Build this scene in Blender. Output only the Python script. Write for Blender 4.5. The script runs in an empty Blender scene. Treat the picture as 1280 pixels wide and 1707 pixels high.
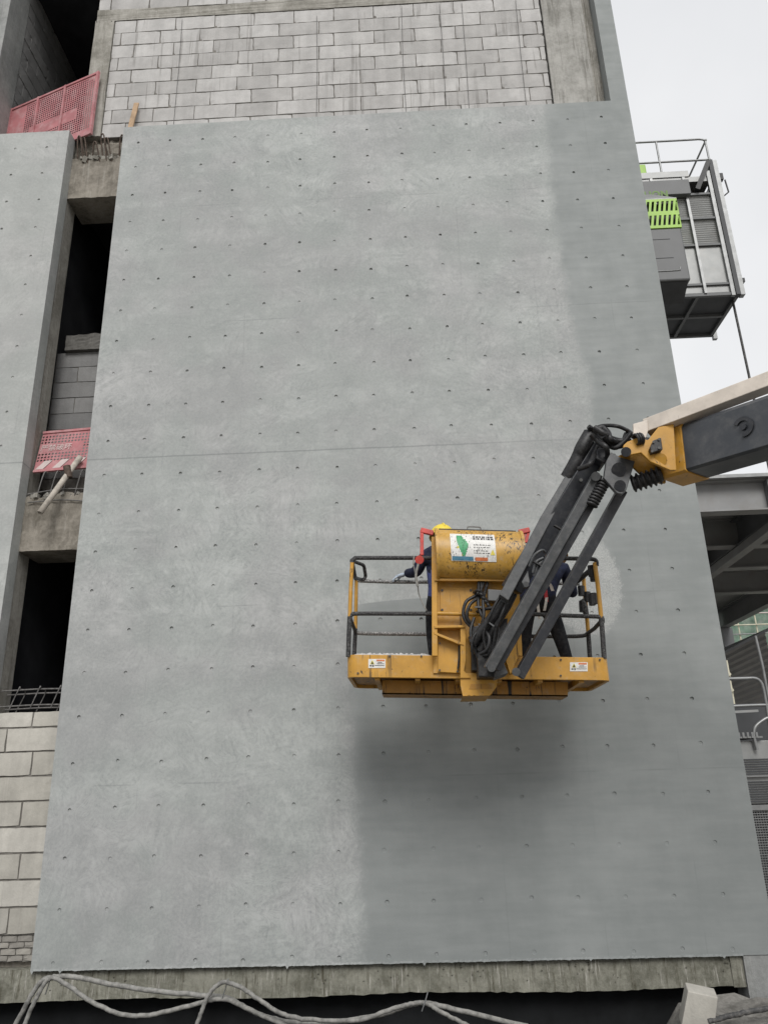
import bpy, bmesh, math, random
from mathutils import Vector as V, Matrix as M4
random.seed(7)
R = math.radians
S = bpy.context.scene
col = S.collection
# ------------------------------------------------------------------ camera (solved from the tie-hole grid, metres)
CX = V((0.9987863, 0.0410608, -0.0272015)); CD = V((-0.0393483, 0.3330196, -0.9420985)); CF = V((-0.0296247, 0.9420254, 0.3342311))
CP = V((3.7162, -8.6397, 1.6646))
cd = bpy.data.cameras.new('camera'); cam = bpy.data.objects.new('camera', cd); col.objects.link(cam)
cam.matrix_world = M4(((CX.x, -CD.x, -CF.x, CP.x), (CX.y, -CD.y, -CF.y, CP.y), (CX.z, -CD.z, -CF.z, CP.z), (0, 0, 0, 1)))
cd.sensor_fit = 'VERTICAL'; cd.sensor_height = 36; cd.lens = 1280 / 1707 * 36
cd.clip_start = .05; cd.clip_end = 3000
S.camera = cam
# ------------------------------------------------------------------ overcast sky, soft sun, exposure
SUN_EL, SUN_AZ = R(40), R(173)       # azimuth measured from +y clockwise
w = bpy.data.worlds.new('World'); S.world = w; w.use_nodes = True
wn = w.node_tree.nodes; wl = w.node_tree.links
bg = wn['Background']
sky = wn.new('ShaderNodeTexSky'); sky.sky_type = 'NISHITA'; sky.sun_disc = False
sky.sun_elevation = SUN_EL; sky.sun_rotation = SUN_AZ; sky.air_density = 1.0; sky.dust_density = 3.0
tc = wn.new('ShaderNodeTexCoord'); nz = wn.new('ShaderNodeTexNoise'); nz.inputs['Scale'].default_value = 1.6; nz.inputs['Detail'].default_value = 5
wl.new(tc.outputs['Generated'], nz.inputs['Vector'])
cr = wn.new('ShaderNodeValToRGB'); cr.color_ramp.elements[0].position = .3; cr.color_ramp.elements[1].position = .72
cr.color_ramp.elements[0].color = (5.0, 5.1, 5.3, 1); cr.color_ramp.elements[1].color = (6.9, 6.9, 6.9, 1)
wl.new(nz.outputs['Fac'], cr.inputs['Fac'])
mx = wn.new('ShaderNodeMix'); mx.data_type = 'RGBA'; mx.inputs['Factor'].default_value = .93
wl.new(sky.outputs['Color'], mx.inputs[6]); wl.new(cr.outputs['Color'], mx.inputs[7]); wl.new(mx.outputs[2], bg.inputs['Color'])
bg.inputs['Strength'].default_value = .1
sl = bpy.data.lights.new('sun', 'SUN'); sl.energy = 1.5; sl.angle = R(27); sl.color = (1, .985, .96)
so = bpy.data.objects.new('sun', sl); col.objects.link(so)
sd = V((math.sin(SUN_AZ) * math.cos(SUN_EL), math.cos(SUN_AZ) * math.cos(SUN_EL), math.sin(SUN_EL)))
so.rotation_euler = sd.to_track_quat('Z', 'Y').to_euler(); so.location = (2, -12, 25)
S.view_settings.view_transform = 'Standard'; S.view_settings.look = 'None'; S.view_settings.gamma = 1
S.view_settings.use_curve_mapping = False; S.view_settings.exposure = .52
S.cycles.max_bounces = 5; S.cycles.diffuse_bounces = 3; S.cycles.glossy_bounces = 2

# ------------------------------------------------------------------ helpers
def ray(px, py): return CX * ((px - 640) / 1280) + CD * ((py - 853.5) / 1280) + CF
def at(px, py, Y):
    d = ray(px, py); return CP + d * ((Y - CP.y) / d.y)
def atz(px, py, Z):
    d = ray(px, py); return CP + d * ((Z - CP.z) / d.z)
def zz(ox, oy, s): return lambda x, y: (ox + x / s, oy + y / s)

class MB:
    def __init__(s): s.v = []; s.f = []; s.m = []; s.mi = 0; s.sm = []
    def add(s, vs, fs, smooth=False):
        n = len(s.v); s.v += [tuple(v) for v in vs]
        for f in fs: s.f.append(tuple(i + n for i in f)); s.m.append(s.mi); s.sm.append(smooth)
        return s
    def box(s, a, b, M=None):
        x0, y0, z0 = a; x1, y1, z1 = b
        vs = [V(p) for p in ((x0,y0,z0),(x1,y0,z0),(x1,y1,z0),(x0,y1,z0),(x0,y0,z1),(x1,y0,z1),(x1,y1,z1),(x0,y1,z1))]
        if M: vs = [M @ v for v in vs]
        return s.add(vs, ((0,3,2,1),(4,5,6,7),(0,1,5,4),(1,2,6,5),(2,3,7,6),(3,0,4,7)))
    def bar(s, p0, p1, w, h, up=(0, 0, 1)):
        p0 = V(p0); p1 = V(p1); d = (p1 - p0).normalized(); x = d.cross(V(up))
        if x.length < 1e-4: x = d.cross(V((0, 1, 0)))
        x.normalize(); z = x.cross(d); vs = []
        for p in (p0, p1):
            for a, b in ((-1,-1),(1,-1),(1,1),(-1,1)): vs.append(p + x * (a * w / 2) + z * (b * h / 2))
        return s.add(vs, ((0,3,2,1),(4,5,6,7),(0,1,5,4),(1,2,6,5),(2,3,7,6),(3,0,4,7)))
    def tube(s, pts, r, n=8, cap=True, rs=None):
        pts = [V(p) for p in pts]; vs = []; fs = []; k = len(pts); prev = None
        for i, p in enumerate(pts):
            t = (pts[min(i + 1, k - 1)] - pts[max(i - 1, 0)]).normalized()
            if prev is None:
                a = V((0, 0, 1)) if abs(t.z) < .9 else V((1, 0, 0)); x = t.cross(a).normalized()
            else:
                x = prev - t * prev.dot(t)
                x = x.normalized() if x.length > 1e-5 else t.orthogonal().normalized()
            prev = x; y = t.cross(x); rr = rs[i] if rs else r
            for j in range(n):
                a = 2 * math.pi * j / n; vs.append(p + x * (rr * math.cos(a)) + y * (rr * math.sin(a)))
        for i in range(k - 1):
            for j in range(n): fs.append((i*n+j, i*n+(j+1)%n, (i+1)*n+(j+1)%n, (i+1)*n+j))
        s.add(vs, fs, True)
        if cap: s.add(vs[:n], (tuple(range(n - 1, -1, -1)),)); s.add(vs[-n:], (tuple(range(n)),))
        return s
    def prism(s, pts, d):
        pts = [V(p) for p in pts]; d = V(d); n = len(pts)
        nm = V((0, 0, 0))
        for i in range(n): nm += pts[i].cross(pts[(i + 1) % n])
        if nm.dot(d) > 0: pts.reverse()
        s.add(pts + [p + d for p in pts], [tuple(range(n)), tuple(range(2*n-1, n-1, -1))] + [(i, n + i, n + (i+1) % n, (i+1) % n) for i in range(n)])
        return s
    def pp(s, px, Y, dep): return s.prism([at(x, y, Y) for x, y in px], (0, dep, 0))
    def build(s, name, mat, parent=None, bevel=0):
        me = bpy.data.meshes.new(name); me.from_pydata(s.v, [], s.f)
        for m in (mat if isinstance(mat, (list, tuple)) else [mat]): me.materials.append(m)
        me.polygons.foreach_set('material_index', s.m); me.polygons.foreach_set('use_smooth', s.sm); me.update()
        o = bpy.data.objects.new(name, me); col.objects.link(o)
        if parent is not None: attach(o, parent)
        if bevel:
            b = o.modifiers.new('bevel', 'BEVEL'); b.width = bevel; b.segments = 2; b.limit_method = 'ANGLE'; b.angle_limit = R(40)
        return o
def attach(o, p):
    o.parent = p; o.matrix_parent_inverse = world_of(p).inverted()
def world_of(o):
    m = o.matrix_basis.copy()
    if o.parent: m = world_of(o.parent) @ o.matrix_parent_inverse @ m
    return m
def empty(name, loc, label, cat, group=None):
    o = bpy.data.objects.new(name, None); col.objects.link(o); o.location = loc; o.empty_display_size = .1
    return tag(o, label, cat, group)
def tag(o, label, cat, group=None, kind=None):
    if label: o['label'] = label
    if cat: o['category'] = cat
    if group: o['group'] = group
    if kind: o['kind'] = kind
    return o
def smooth(pts, n=6):
    pts = [V(p) for p in pts]; q = [pts[0] * 2 - pts[1]] + pts + [pts[-1] * 2 - pts[-2]]; out = []
    for i in range(1, len(q) - 2):
        for k in range(n):
            t = k / n; a, b, c, d = q[i-1], q[i], q[i+1], q[i+2]
            out.append(.5 * ((2*b) + (c - a) * t + (2*a - 5*b + 4*c - d) * t*t + (3*b - a - 3*c + d) * t**3))
    out.append(pts[-1]); return out
def part(name, mat, parent, fn, bevel=0):
    m = MB(); fn(m); return m.build(name, mat, parent, bevel)

# ------------------------------------------------------------------ materials
class NT:
    def __init__(s, name):
        s.mat = bpy.data.materials.new(name); s.mat.use_nodes = True; s.t = s.mat.node_tree; s.n = s.t.nodes; s.l = s.t.links
        s.p = s.n['Principled BSDF']; s.geo = s.n.new('ShaderNodeNewGeometry').outputs['Position']
    def put(s, a, b):
        if hasattr(a, 'is_output'): s.l.new(a, b)
        else: b.default_value = a
    def math(s, op, a, b=0.0, c=0.0, clamp=False):
        n = s.n.new('ShaderNodeMath'); n.operation = op; n.use_clamp = clamp
        for i, v in enumerate((a, b, c)): s.put(v, n.inputs[i])
        return n.outputs[0]
    def map(s, scale=(1, 1, 1), vec=None, loc=(0, 0, 0), rot=(0, 0, 0)):
        n = s.n.new('ShaderNodeMapping'); s.l.new(vec or s.geo, n.inputs['Vector']); n.inputs['Scale'].default_value = scale
        n.inputs['Location'].default_value = loc; n.inputs['Rotation'].default_value = rot; return n.outputs[0]
    def noise(s, scale, detail=4, vec=None, rough=.55, dist=0):
        n = s.n.new('ShaderNodeTexNoise'); s.l.new(vec or s.geo, n.inputs['Vector'])
        n.inputs['Scale'].default_value = scale; n.inputs['Detail'].default_value = detail; n.inputs['Roughness'].default_value = rough
        n.inputs['Distortion'].default_value = dist; return n.outputs['Fac']
    def vor(s, scale, vec=None, out='Distance', feature='F1'):
        n = s.n.new('ShaderNodeTexVoronoi'); n.feature = feature; s.l.new(vec or s.geo, n.inputs['Vector']); n.inputs['Scale'].default_value = scale
        return n.outputs[out]
    def ramp(s, fac, a, b, lo=0.0, hi=1.0):
        n = s.n.new('ShaderNodeMapRange'); n.clamp = True; n.interpolation_type = 'SMOOTHSTEP'
        s.put(fac, n.inputs[0]); s.put(a, n.inputs[1]); s.put(b, n.inputs[2]); s.put(lo, n.inputs[3]); s.put(hi, n.inputs[4]); return n.outputs[0]
    def mix(s, fac, a, b, mode='MIX'):
        n = s.n.new('ShaderNodeMix'); n.data_type = 'RGBA'; n.blend_type = mode
        s.put(fac, n.inputs[0])
        for v, i in ((a, 6), (b, 7)):
            s.put(v if hasattr(v, 'is_output') else (*v[:3], 1), n.inputs[i])
        return n.outputs[2]
    def scale(s, c, f):
        n = s.n.new('ShaderNodeVectorMath'); n.operation = 'SCALE'
        s.put(c if hasattr(c, 'is_output') else c[:3], n.inputs[0]); s.put(f, n.inputs['Scale']); return n.outputs[0]
    def xyz(s):
        n = s.n.new('ShaderNodeSeparateXYZ'); s.l.new(s.geo, n.inputs[0]); return n.outputs
    def rand(s): return s.n.new('ShaderNodeObjectInfo').outputs['Random']
    def bump(s, h, strength=.3, dist=.01):
        n = s.n.new('ShaderNodeBump'); s.put(h, n.inputs['Height']); n.inputs['Strength'].default_value = strength; n.inputs['Distance'].default_value = dist
        s.l.new(n.outputs[0], s.p.inputs['Normal'])
    def done(s, c, rough=.8, metal=0, spec=.5):
        s.put(c if hasattr(c, 'is_output') else (*c[:3], 1), s.p.inputs['Base Color']); s.put(rough, s.p.inputs['Roughness'])
        s.p.inputs['Metallic'].default_value = metal; s.p.inputs['Specular IOR Level'].default_value = spec; return s.mat

def mat_plain(name, c, rough=.6, metal=0, var=.25, nscale=6, dust=0, dustc=(.35, .33, .3), bump=.1, spec=.5):
    t = NT(name); n = t.noise(nscale, 5); c2 = t.scale(c, t.ramp(n, .25, .75, 1 - var, 1 + var))
    if dust:
        d = t.math('MULTIPLY', t.ramp(t.noise(nscale * 2.3, 8, rough=.7), .42, .7), dust); c2 = t.mix(d, c2, dustc)
    if bump: t.bump(t.noise(nscale * 12, 3), bump, .004)
    return t.done(c2, rough, metal, spec)

def mat_facade(name, finish=True):
    """grey cement skim: sanded (lighter, swirled) and untouched (darker, trowelled) zones"""
    t = NT(name); X, Y, Z = t.xyz()
    big = t.noise(.55, 3); mid = t.noise(3.6, 5, rough=.65); fine = t.noise(30, 4, rough=.78)
    # sanding strokes: small patches, each rubbed in its own direction
    def strokes(cs, ns, seed):
        wv = t.n.new('ShaderNodeTexNoise'); t.l.new(t.map(loc=(seed, 0, seed)), wv.inputs['Vector']); wv.inputs['Scale'].default_value = cs * 1.4; wv.inputs['Detail'].default_value = 2
        ad = t.n.new('ShaderNodeVectorMath'); ad.operation = 'MULTIPLY_ADD'; t.l.new(wv.outputs['Color'], ad.inputs[0]); ad.inputs[1].default_value = (.55 / cs,) * 3; t.l.new(t.geo, ad.inputs[2])
        vc = t.n.new('ShaderNodeTexVoronoi'); vc.feature = 'SMOOTH_F1'; vc.inputs['Smoothness'].default_value = .35; t.l.new(t.map((1, .02, 1), ad.outputs[0]), vc.inputs['Vector']); vc.inputs['Scale'].default_value = cs
        rr = t.n.new('ShaderNodeVectorRotate'); rr.rotation_type = 'Y_AXIS'; t.l.new(t.geo, rr.inputs['Vector'])
        sp_ = t.n.new('ShaderNodeSeparateColor'); t.l.new(vc.outputs['Color'], sp_.inputs[0]); t.l.new(t.math('MULTIPLY', sp_.outputs[0], 3.14), rr.inputs['Angle'])
        return t.noise(ns, 4, t.map((.25, 1, 1), rr.outputs[0]), rough=.7), sp_.outputs[1]
    s1, k1 = strokes(1.9, 16, 0); s2, k2 = strokes(4.2, 30, 5)
    am = t.math('ADD', t.ramp(big, .38, .64), t.ramp(t.noise(1.5, 3, t.map((.35, 1, 1.5), loc=(3, 0, 7)), rough=.6), .45, .60))
    st_ = t.math('ADD', t.math('MULTIPLY', t.math('SUBTRACT', s1, .5), .9), t.math('MULTIPLY', t.math('SUBTRACT', s2, .5), .8))
    pat = t.math('MULTIPLY', t.math('ADD', t.math('SUBTRACT', k1, .5), t.math('SUBTRACT', k2, .5)), .07)
    light = t.math('ADD', t.math('MULTIPLY_ADD', mid, .42, t.math('MULTIPLY', fine, .62)), t.math('ADD', t.math('MULTIPLY', t.math('MULTIPLY', st_, t.math('ADD', am, .25)), .52), t.math('ADD', pat, t.math('MULTIPLY', am, .085))))
    def scallop(ns, vs, lo, loc):
        f = t.math('ADD', t.noise(ns, 3, t.map((.8, 1, 1.25), loc=loc)), t.math('MULTIPLY', t.vor(vs, t.map((1, .02, 1), loc=loc)), -.28 ))
        return t.ramp(f, lo, lo + .035)
    pt = t.math('ADD', t.math('MULTIPLY', scallop(1.0, 5.5, .425, (3, 0, 1)), .5), t.math('ADD', t.math('MULTIPLY', scallop(1.5, 9, .45, (8, 0, 4)), .45), -.12))
    light = t.math('ADD', light, t.math('MULTIPLY', t.math('MULTIPLY', pt, t.ramp(mid, .3, .62, .35, 1)), .15))
    cl = t.mix(t.ramp(light, .22, .98), (.236, .253, .246), (.446, .461, .448))
    cl = t.mix(t.math('MULTIPLY', t.ramp(t.noise(.35, 3, t.map(loc=(9, 2, 1))), .4, .65), .3), cl, (.30, .312, .305))
    cl = t.mix(t.ramp(t.noise(.9, 3, t.map(loc=(6, 0, 3))), .42, .6), cl, t.mix(1, cl, (1.0, .975, .99), 'MULTIPLY'))
    if finish:
        fc = t.n.new('ShaderNodeFloatCurve'); cv = fc.mapping.curves[0]
        pts = [(0, 3.09), (.9, 3.07), (1.72, 3.03), (2.66, 3.0), (3.655, 3.05), (3.675, 5.9), (3.95, 5.99), (4.8, 5.85), (5.83, 6.02), (6.3, 6.08), (6.8, 5.96), (7.8, 5.9), (8.5, 5.88), (9.5, 5.88), (10.9, 5.95)]
        while len(cv.points) < len(pts): cv.points.new(.5, .5)
        for p, (z, x) in zip(cv.points, pts): p.location = (z / 11, x / 7.2); p.handle_type = 'VECTOR'
        fc.mapping.update(); t.l.new(t.math('DIVIDE', Z, 11), fc.inputs['Value'])
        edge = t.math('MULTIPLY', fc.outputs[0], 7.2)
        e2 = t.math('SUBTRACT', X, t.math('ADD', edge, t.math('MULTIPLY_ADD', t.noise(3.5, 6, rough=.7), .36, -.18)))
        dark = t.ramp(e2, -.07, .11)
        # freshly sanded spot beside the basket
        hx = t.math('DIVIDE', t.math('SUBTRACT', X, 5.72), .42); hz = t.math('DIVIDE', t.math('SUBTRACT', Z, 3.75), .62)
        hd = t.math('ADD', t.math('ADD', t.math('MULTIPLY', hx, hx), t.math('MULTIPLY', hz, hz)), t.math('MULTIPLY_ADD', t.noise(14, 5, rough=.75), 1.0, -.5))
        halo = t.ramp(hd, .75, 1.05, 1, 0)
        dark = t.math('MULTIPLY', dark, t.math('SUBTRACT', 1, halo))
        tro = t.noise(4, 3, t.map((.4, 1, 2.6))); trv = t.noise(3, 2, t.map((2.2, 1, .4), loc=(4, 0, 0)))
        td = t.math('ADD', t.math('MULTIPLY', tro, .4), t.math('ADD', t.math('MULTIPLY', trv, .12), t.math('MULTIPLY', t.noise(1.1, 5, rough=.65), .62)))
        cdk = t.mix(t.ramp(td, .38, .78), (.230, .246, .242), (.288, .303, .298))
        basket_shade = t.math('MULTIPLY', t.ramp(Z, 3.2, 4.0, 1, 0), t.ramp(t.math('ADD', X, t.math('MULTIPLY', t.noise(1.2, 4), 1.6)), 5.2, 7.4, 1, 0))  # soft shade below the basket, painted into the darker coat, fading right
        cdk = t.scale(cdk, t.math('MULTIPLY_ADD', basket_shade, -.06, 1.0))
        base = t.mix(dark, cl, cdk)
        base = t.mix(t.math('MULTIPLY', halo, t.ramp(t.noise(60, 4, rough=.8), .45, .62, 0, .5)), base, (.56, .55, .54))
    else: base = t.mix(.25, cl, (.44, .44, .42)); dark = 0.0
    # shutter joints, broken and faint
    def lines(co, pitch, off, wid):
        f = t.math('PINGPONG', t.math('ADD', co, off), pitch / 2)
        return t.ramp(f, 0, wid, 1, 0)
    wob = t.math('MULTIPLY_ADD', t.noise(1.5, 2), .02, -.01)
    zl = lines(t.math('ADD', Z, wob), 1.92, 1.92 - 5.575 % 1.92, .012); xl = lines(t.math('ADD', X, wob), .96, .96 - 2.64 % .96, .011)
    seam = t.ramp(t.math('ABSOLUTE', t.math('SUBTRACT', t.math('ADD', Z, wob), 5.575)), 0.004, .014, 1, 0)
    bm = t.ramp(t.noise(1.1, 3, t.map(loc=(2, 0, 5))), .47, .6)
    ln = t.math('MAXIMUM', t.math('MULTIPLY', t.math('MAXIMUM', t.math('MULTIPLY', zl, .6), t.math('MULTIPLY', xl, .35)), bm), t.math('MULTIPLY', seam, t.ramp(X, 3.5, 6.0, .85, .3)))
    base = t.mix(t.math('MULTIPLY', ln, .55), base, (.15, .16, .16))
    base = t.mix(t.ramp(t.noise(70, 3, rough=.8), .68, .8, 0, .22), base, (.12, .125, .125))
    t.bump(t.noise(14, 4, rough=.7), .25, .006)
    return t.done(base, t.ramp(mid, .3, .7, .62, .85), spec=.35)

def mat_concrete(name, a=(.20, .19, .165), b=(.40, .385, .35), streak=.5, dirt=(.07, .065, .05), sc=1.0, ss=1.0):
    t = NT(name); n = t.noise(2.2 * sc, 8, rough=.65); f = t.noise(18 * sc, 6, rough=.7)
    c = t.mix(t.ramp(t.math('ADD', t.math('MULTIPLY', n, .65), t.math('MULTIPLY', f, .35)), .32, .68), a, b)
    st = t.noise(9 * ss, 5, t.map((1, 1, .06)), rough=.7)
    c = t.mix(t.math('MULTIPLY', t.ramp(st, .5, .72), streak), c, dirt)
    st2 = t.noise(14 * ss, 4, t.map((1, 1, .05), loc=(7, 3, 0)), rough=.7)
    c = t.mix(t.math('MULTIPLY', t.ramp(st2, .56, .7), streak * .6), c, (.52, .5, .46))
    t.bump(t.math('ADD', t.math('MULTIPLY', f, .6), t.math('ADD', n, t.math('MULTIPLY', t.noise(60, 4), .25))), .55, .015)
    return t.done(c, .9, spec=.25)

def mat_block(name, a, b, drip=.4):
    t = NT(name); r = t.rand(); n = t.noise(4, 7, rough=.65); f = t.noise(45, 4, rough=.7)
    c = t.mix(t.ramp(r, 0, 1), a, b)
    c = t.scale(c, t.ramp(t.math('ADD', t.math('MULTIPLY', n, .7), t.math('MULTIPLY', f, .3)), .3, .72, .84, 1.08))
    band = t.noise(5, 3, t.map((1, 1, .08), loc=(1, 0, 2))); c = t.scale(c, t.ramp(band, .35, .65, .93, 1.05))
    st = t.noise(16, 4, t.map((1, 1, .035)), rough=.6); wh = t.noise(.7, 3, t.map(loc=(4, 4, 4)))
    c = t.mix(t.math('MULTIPLY', t.math('MULTIPLY', t.ramp(st, .56, .63), t.ramp(wh, .46, .56)), drip), c, (.14, .13, .12))
    t.bump(t.math('ADD', f, t.math('MULTIPLY', n, 1.2)), .4, .006)
    return t.done(c, .92, spec=.2)

def mat_paint(name, c, splat=.5, dust=.25, rough=.42, splatc=(.02, .018, .015), streak=.4, nscale=1.0, th=.66, sth=.62):
    t = NT(name); n = t.noise(5 * nscale, 6, rough=.65)
    c2 = t.scale(c, t.ramp(n, .25, .75, .82, 1.12))
    d = t.ramp(t.noise(11 * nscale, 8, rough=.72), .5, .76, 0, dust); c2 = t.mix(d, c2, (.42, .38, .31))
    sp = t.ramp(t.noise(34 * nscale, 5, t.map((1, 1, .55)), rough=.6, dist=.6), th, th + .04); wh = t.ramp(t.noise(3.2 * nscale, 2), .45, .6)
    c2 = t.mix(t.math('MULTIPLY', t.math('MULTIPLY', sp, wh), splat), c2, splatc)
    st = t.ramp(t.noise(26 * nscale, 4, t.map((1, 1, .05), loc=(3, 1, 0)), rough=.65), sth, sth + .08)
    c2 = t.mix(t.math('MULTIPLY', t.math('MULTIPLY', st, t.ramp(t.noise(2, 2, t.map(loc=(5, 5, 5))), .42, .6)), streak), c2, splatc)
    t.bump(t.noise(40, 3), .06, .003)
    return t.done(c2, t.math('ADD', t.math('MULTIPLY', d, .6), rough), spec=.45)

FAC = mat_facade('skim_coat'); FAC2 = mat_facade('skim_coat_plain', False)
CON = mat_concrete('raw_concrete'); CONL = mat_concrete('ledge_concrete', (.11, .108, .085), (.27, .265, .222), .85, (.06, .053, .034), 1.6, 2.6)
CONC = mat_concrete('stained_column', (.24, .235, .215), (.42, .41, .385), .55, (.10, .095, .08), 1.5, 1.6)
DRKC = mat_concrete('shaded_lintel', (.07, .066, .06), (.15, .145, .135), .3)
CONB = mat_concrete('brown_concrete', (.12, .108, .088), (.31, .283, .243), .4)
CONG = mat_concrete('grey_concrete', (.22, .225, .22), (.36, .365, .355), .25)
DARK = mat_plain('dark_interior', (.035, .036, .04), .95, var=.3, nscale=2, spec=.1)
MEMB = mat_plain('black_membrane', (.012, .013, .014), .7, var=.4, nscale=3, spec=.2)
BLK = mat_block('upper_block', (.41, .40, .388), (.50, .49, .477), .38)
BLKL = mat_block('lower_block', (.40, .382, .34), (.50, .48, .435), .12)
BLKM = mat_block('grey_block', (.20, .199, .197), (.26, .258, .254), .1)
BRK = mat_block('small_brick', (.27, .255, .23), (.37, .35, .31), .1)
MOR = mat_plain('mortar', (.16, .15, .135), .95, var=.35, nscale=9, bump=.5)
YEL = mat_paint('yellow_paint', (.51, .265, .036), .85, .42, .45, streak=.75, th=.635, sth=.59)
YELC = mat_paint('yellow_cover_paint', (.52, .295, .058), 1.0, .45, .4, streak=.6, nscale=1.7, th=.535, sth=.56)
YELD = mat_paint('stained_yellow_paint', (.40, .195, .028), .9, .3, .5, streak=1.0, th=.6, sth=.53)
GRY = mat_plain('charcoal_paint', (.021, .023, .028), .40, var=.22, nscale=9, dust=.07, spec=.45)
GRYL = mat_plain('worn_grey_paint', (.060, .063, .066), .42, var=.25, nscale=11, dust=.12)
BOOM = mat_plain('boom_grey_paint', (.046, .051, .059), .33, var=.12, nscale=2, dust=.14, spec=.5)
BLKM2 = mat_plain('black_rubber', (.008, .008, .009), .5, var=.3, nscale=20, dust=.14, dustc=(.22, .21, .2))
TAPE = mat_plain('dusty_black_foam', (.014, .014, .015), .75, var=.3, nscale=30, dust=.32, dustc=(.38, .37, .36))
DUSTR = mat_plain('dusty_white_tube', (.10, .10, .10), .8, var=.3, nscale=34, dust=.95, dustc=(.55, .54, .52))
RED = mat_plain('red_paint', (.52, .045, .032), .45, var=.2, nscale=14, dust=.18)
PLAS = mat_plain('plaster_dust', (.42, .41, .395), .9, var=.3, nscale=30)
WHT = mat_plain('white_sheet', (.72, .71, .68), .5, var=.08, nscale=30, dust=.35, dustc=(.2, .19, .17))
CRM = mat_paint('cream_link_paint', (.62, .555, .485), .35, .35, .5, streak=.35)
CRMU = CRM
GRN = mat_plain('lime_paint', (.30, .52, .055), .45, var=.1, nscale=5, dust=.1)
GRND = mat_plain('faded_green_print', (.14, .24, .06), .6, var=.1)
GRNS = mat_plain('green_print', (.04, .30, .12), .5, var=.15, nscale=20, dust=.15)
BLUS = mat_plain('blue_print', (.06, .20, .30), .5, var=.15, nscale=20, dust=.2)
REDS = mat_plain('orange_print', (.60, .17, .06), .5, var=.15, nscale=20)
BLKS = mat_plain('black_print', (.03, .03, .03), .6, var=.2, nscale=20)
YELS = mat_plain('yellow_print', (.65, .55, .08), .5, var=.15, nscale=20)
GALV = mat_plain('galvanised_steel', (.25, .255, .255), .42, metal=.6, var=.15, nscale=9, dust=.15)
SILV = mat_plain('silver_panel', (.27, .275, .272), .45, metal=.35, var=.1, nscale=4, dust=.2)
HGRY = mat_plain('hoist_grey', (.115, .118, .12), .5, var=.08, nscale=3)
HDRK = mat_plain('hoist_dark', (.05, .052, .055), .6, var=.15, nscale=5)
STL = mat_plain('steel_primer', (.26, .262, .262), .55, var=.14, nscale=1.5, dust=.2, dustc=(.2, .16, .12))
STLD = mat_plain('steel_dark_primer', (.16, .163, .17), .55, var=.14, nscale=1.5)
PINK = mat_plain('faded_red_paint', (.40, .15, .16), .65, var=.2, nscale=3, dust=.65, dustc=(.50, .32, .32))
PNKW = mat_plain('white_stripe', (.56, .47, .45), .6, var=.1, nscale=8)
RUST = mat_plain('rusty_rebar', (.09, .065, .05), .85, var=.4, nscale=25)
DRST = mat_plain('dark_rebar', (.13, .125, .12), .7, var=.4, nscale=25)
WOOD = mat_plain('plank_wood', (.42, .29, .18), .8, var=.25, nscale=8)
CAB = mat_plain('dusty_cable', (.20, .197, .185), .85, var=.4, nscale=16, dust=.5, dustc=(.40, .385, .35))
CABD = mat_plain('dark_cable', (.05, .05, .05), .7, var=.3, nscale=12, dust=.3)
PIPE = mat_plain('plastered_pipe', (.42, .38, .33), .8, var=.25, nscale=18, dust=.4, dustc=(.6, .56, .5))
SOIL = mat_concrete('rubble_soil', (.10, .095, .085), (.26, .25, .23), .1, sc=2)
GND = mat_concrete('dusty_ground', (.16, .15, .13), (.30, .285, .26), 0, sc=.6)
NET = mat_plain('green_net', (.17, .26, .20), .9, var=.4, nscale=1.2, dust=.6, dustc=(.34, .34, .31))
CORR = mat_plain('corrugated_sheet', (.20, .195, .185), .5, var=.12, nscale=2)
NAVY = mat_plain('navy_cloth', (.016, .020, .042), .9, var=.35, nscale=14, dust=.05, spec=.2)
TROU = mat_plain('dark_trousers', (.013, .014, .017), .9, var=.35, nscale=10, dust=.06, spec=.2)
BLUJ = mat_plain('blue_jacket', (.035, .05, .17), .85, var=.25, nscale=14, dust=.15)
SKIN = mat_plain('skin', (.42, .25, .17), .6, var=.1)
GLOV = mat_plain('blue_grey_glove', (.36, .42, .50), .85, var=.25, nscale=30, dust=.4, dustc=(.6, .6, .6))
HELM = mat_plain('yellow_helmet', (.78, .60, .06), .35, var=.06)
HAT = mat_plain('tan_helmet', (.60, .36, .12), .45, var=.12)
STRP = mat_plain('white_strap', (.66, .63, .58), .85, var=.2, nscale=40)
STRR = mat_plain('red_strap', (.45, .04, .05), .85, var=.2, nscale=40)
HAIR = mat_plain('black_hair', (.012, .011, .01), .6)
TYRE = mat_plain('tyre_rubber', (.03, .03, .03), .8, dust=.3)

# ------------------------------------------------------------------ ground, pit, soil bank
def sheet(name, x0, x1, y0, y1, z, mat, n=1):
    m = MB(); m.add([(x0, y0, z), (x1, y0, z), (x1, y1, z), (x0, y1, z)], ((0, 1, 2, 3),))
    o = m.build(name, mat); o['kind'] = 'structure'; return o
m = MB()   # the site ground with the trench in front of the wall left open
for x0, x1, y0, y1 in ((-900, 900, -900, -2.4), (-900, -5, -2.4, 900), (13, 900, -2.4, 900), (7.17, 13, .6, 900), (-5, 7.17, 9.2, 900)):
    m.add([(x0, y0, 0), (x1, y0, 0), (x1, y1, 0), (x0, y1, 0)], ((0, 1, 2, 3),))
g = m.build('ground', GND); g['kind'] = 'structure'
m = MB()
m.add([(-5, -2.4, 0), (13, -2.4, 0), (13, -2.4, -2.6), (-5, -2.4, -2.6)], ((0, 3, 2, 1),))
m.add([(-5, -2.4, 0), (-5, .6, 0), (-5, .6, -2.6), (-5, -2.4, -2.6)], ((0, 3, 2, 1),))
m.add([(13, -2.4, 0), (13, .6, 0), (13, .6, -2.6), (13, -2.4, -2.6)], ((0, 1, 2, 3),))
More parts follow.
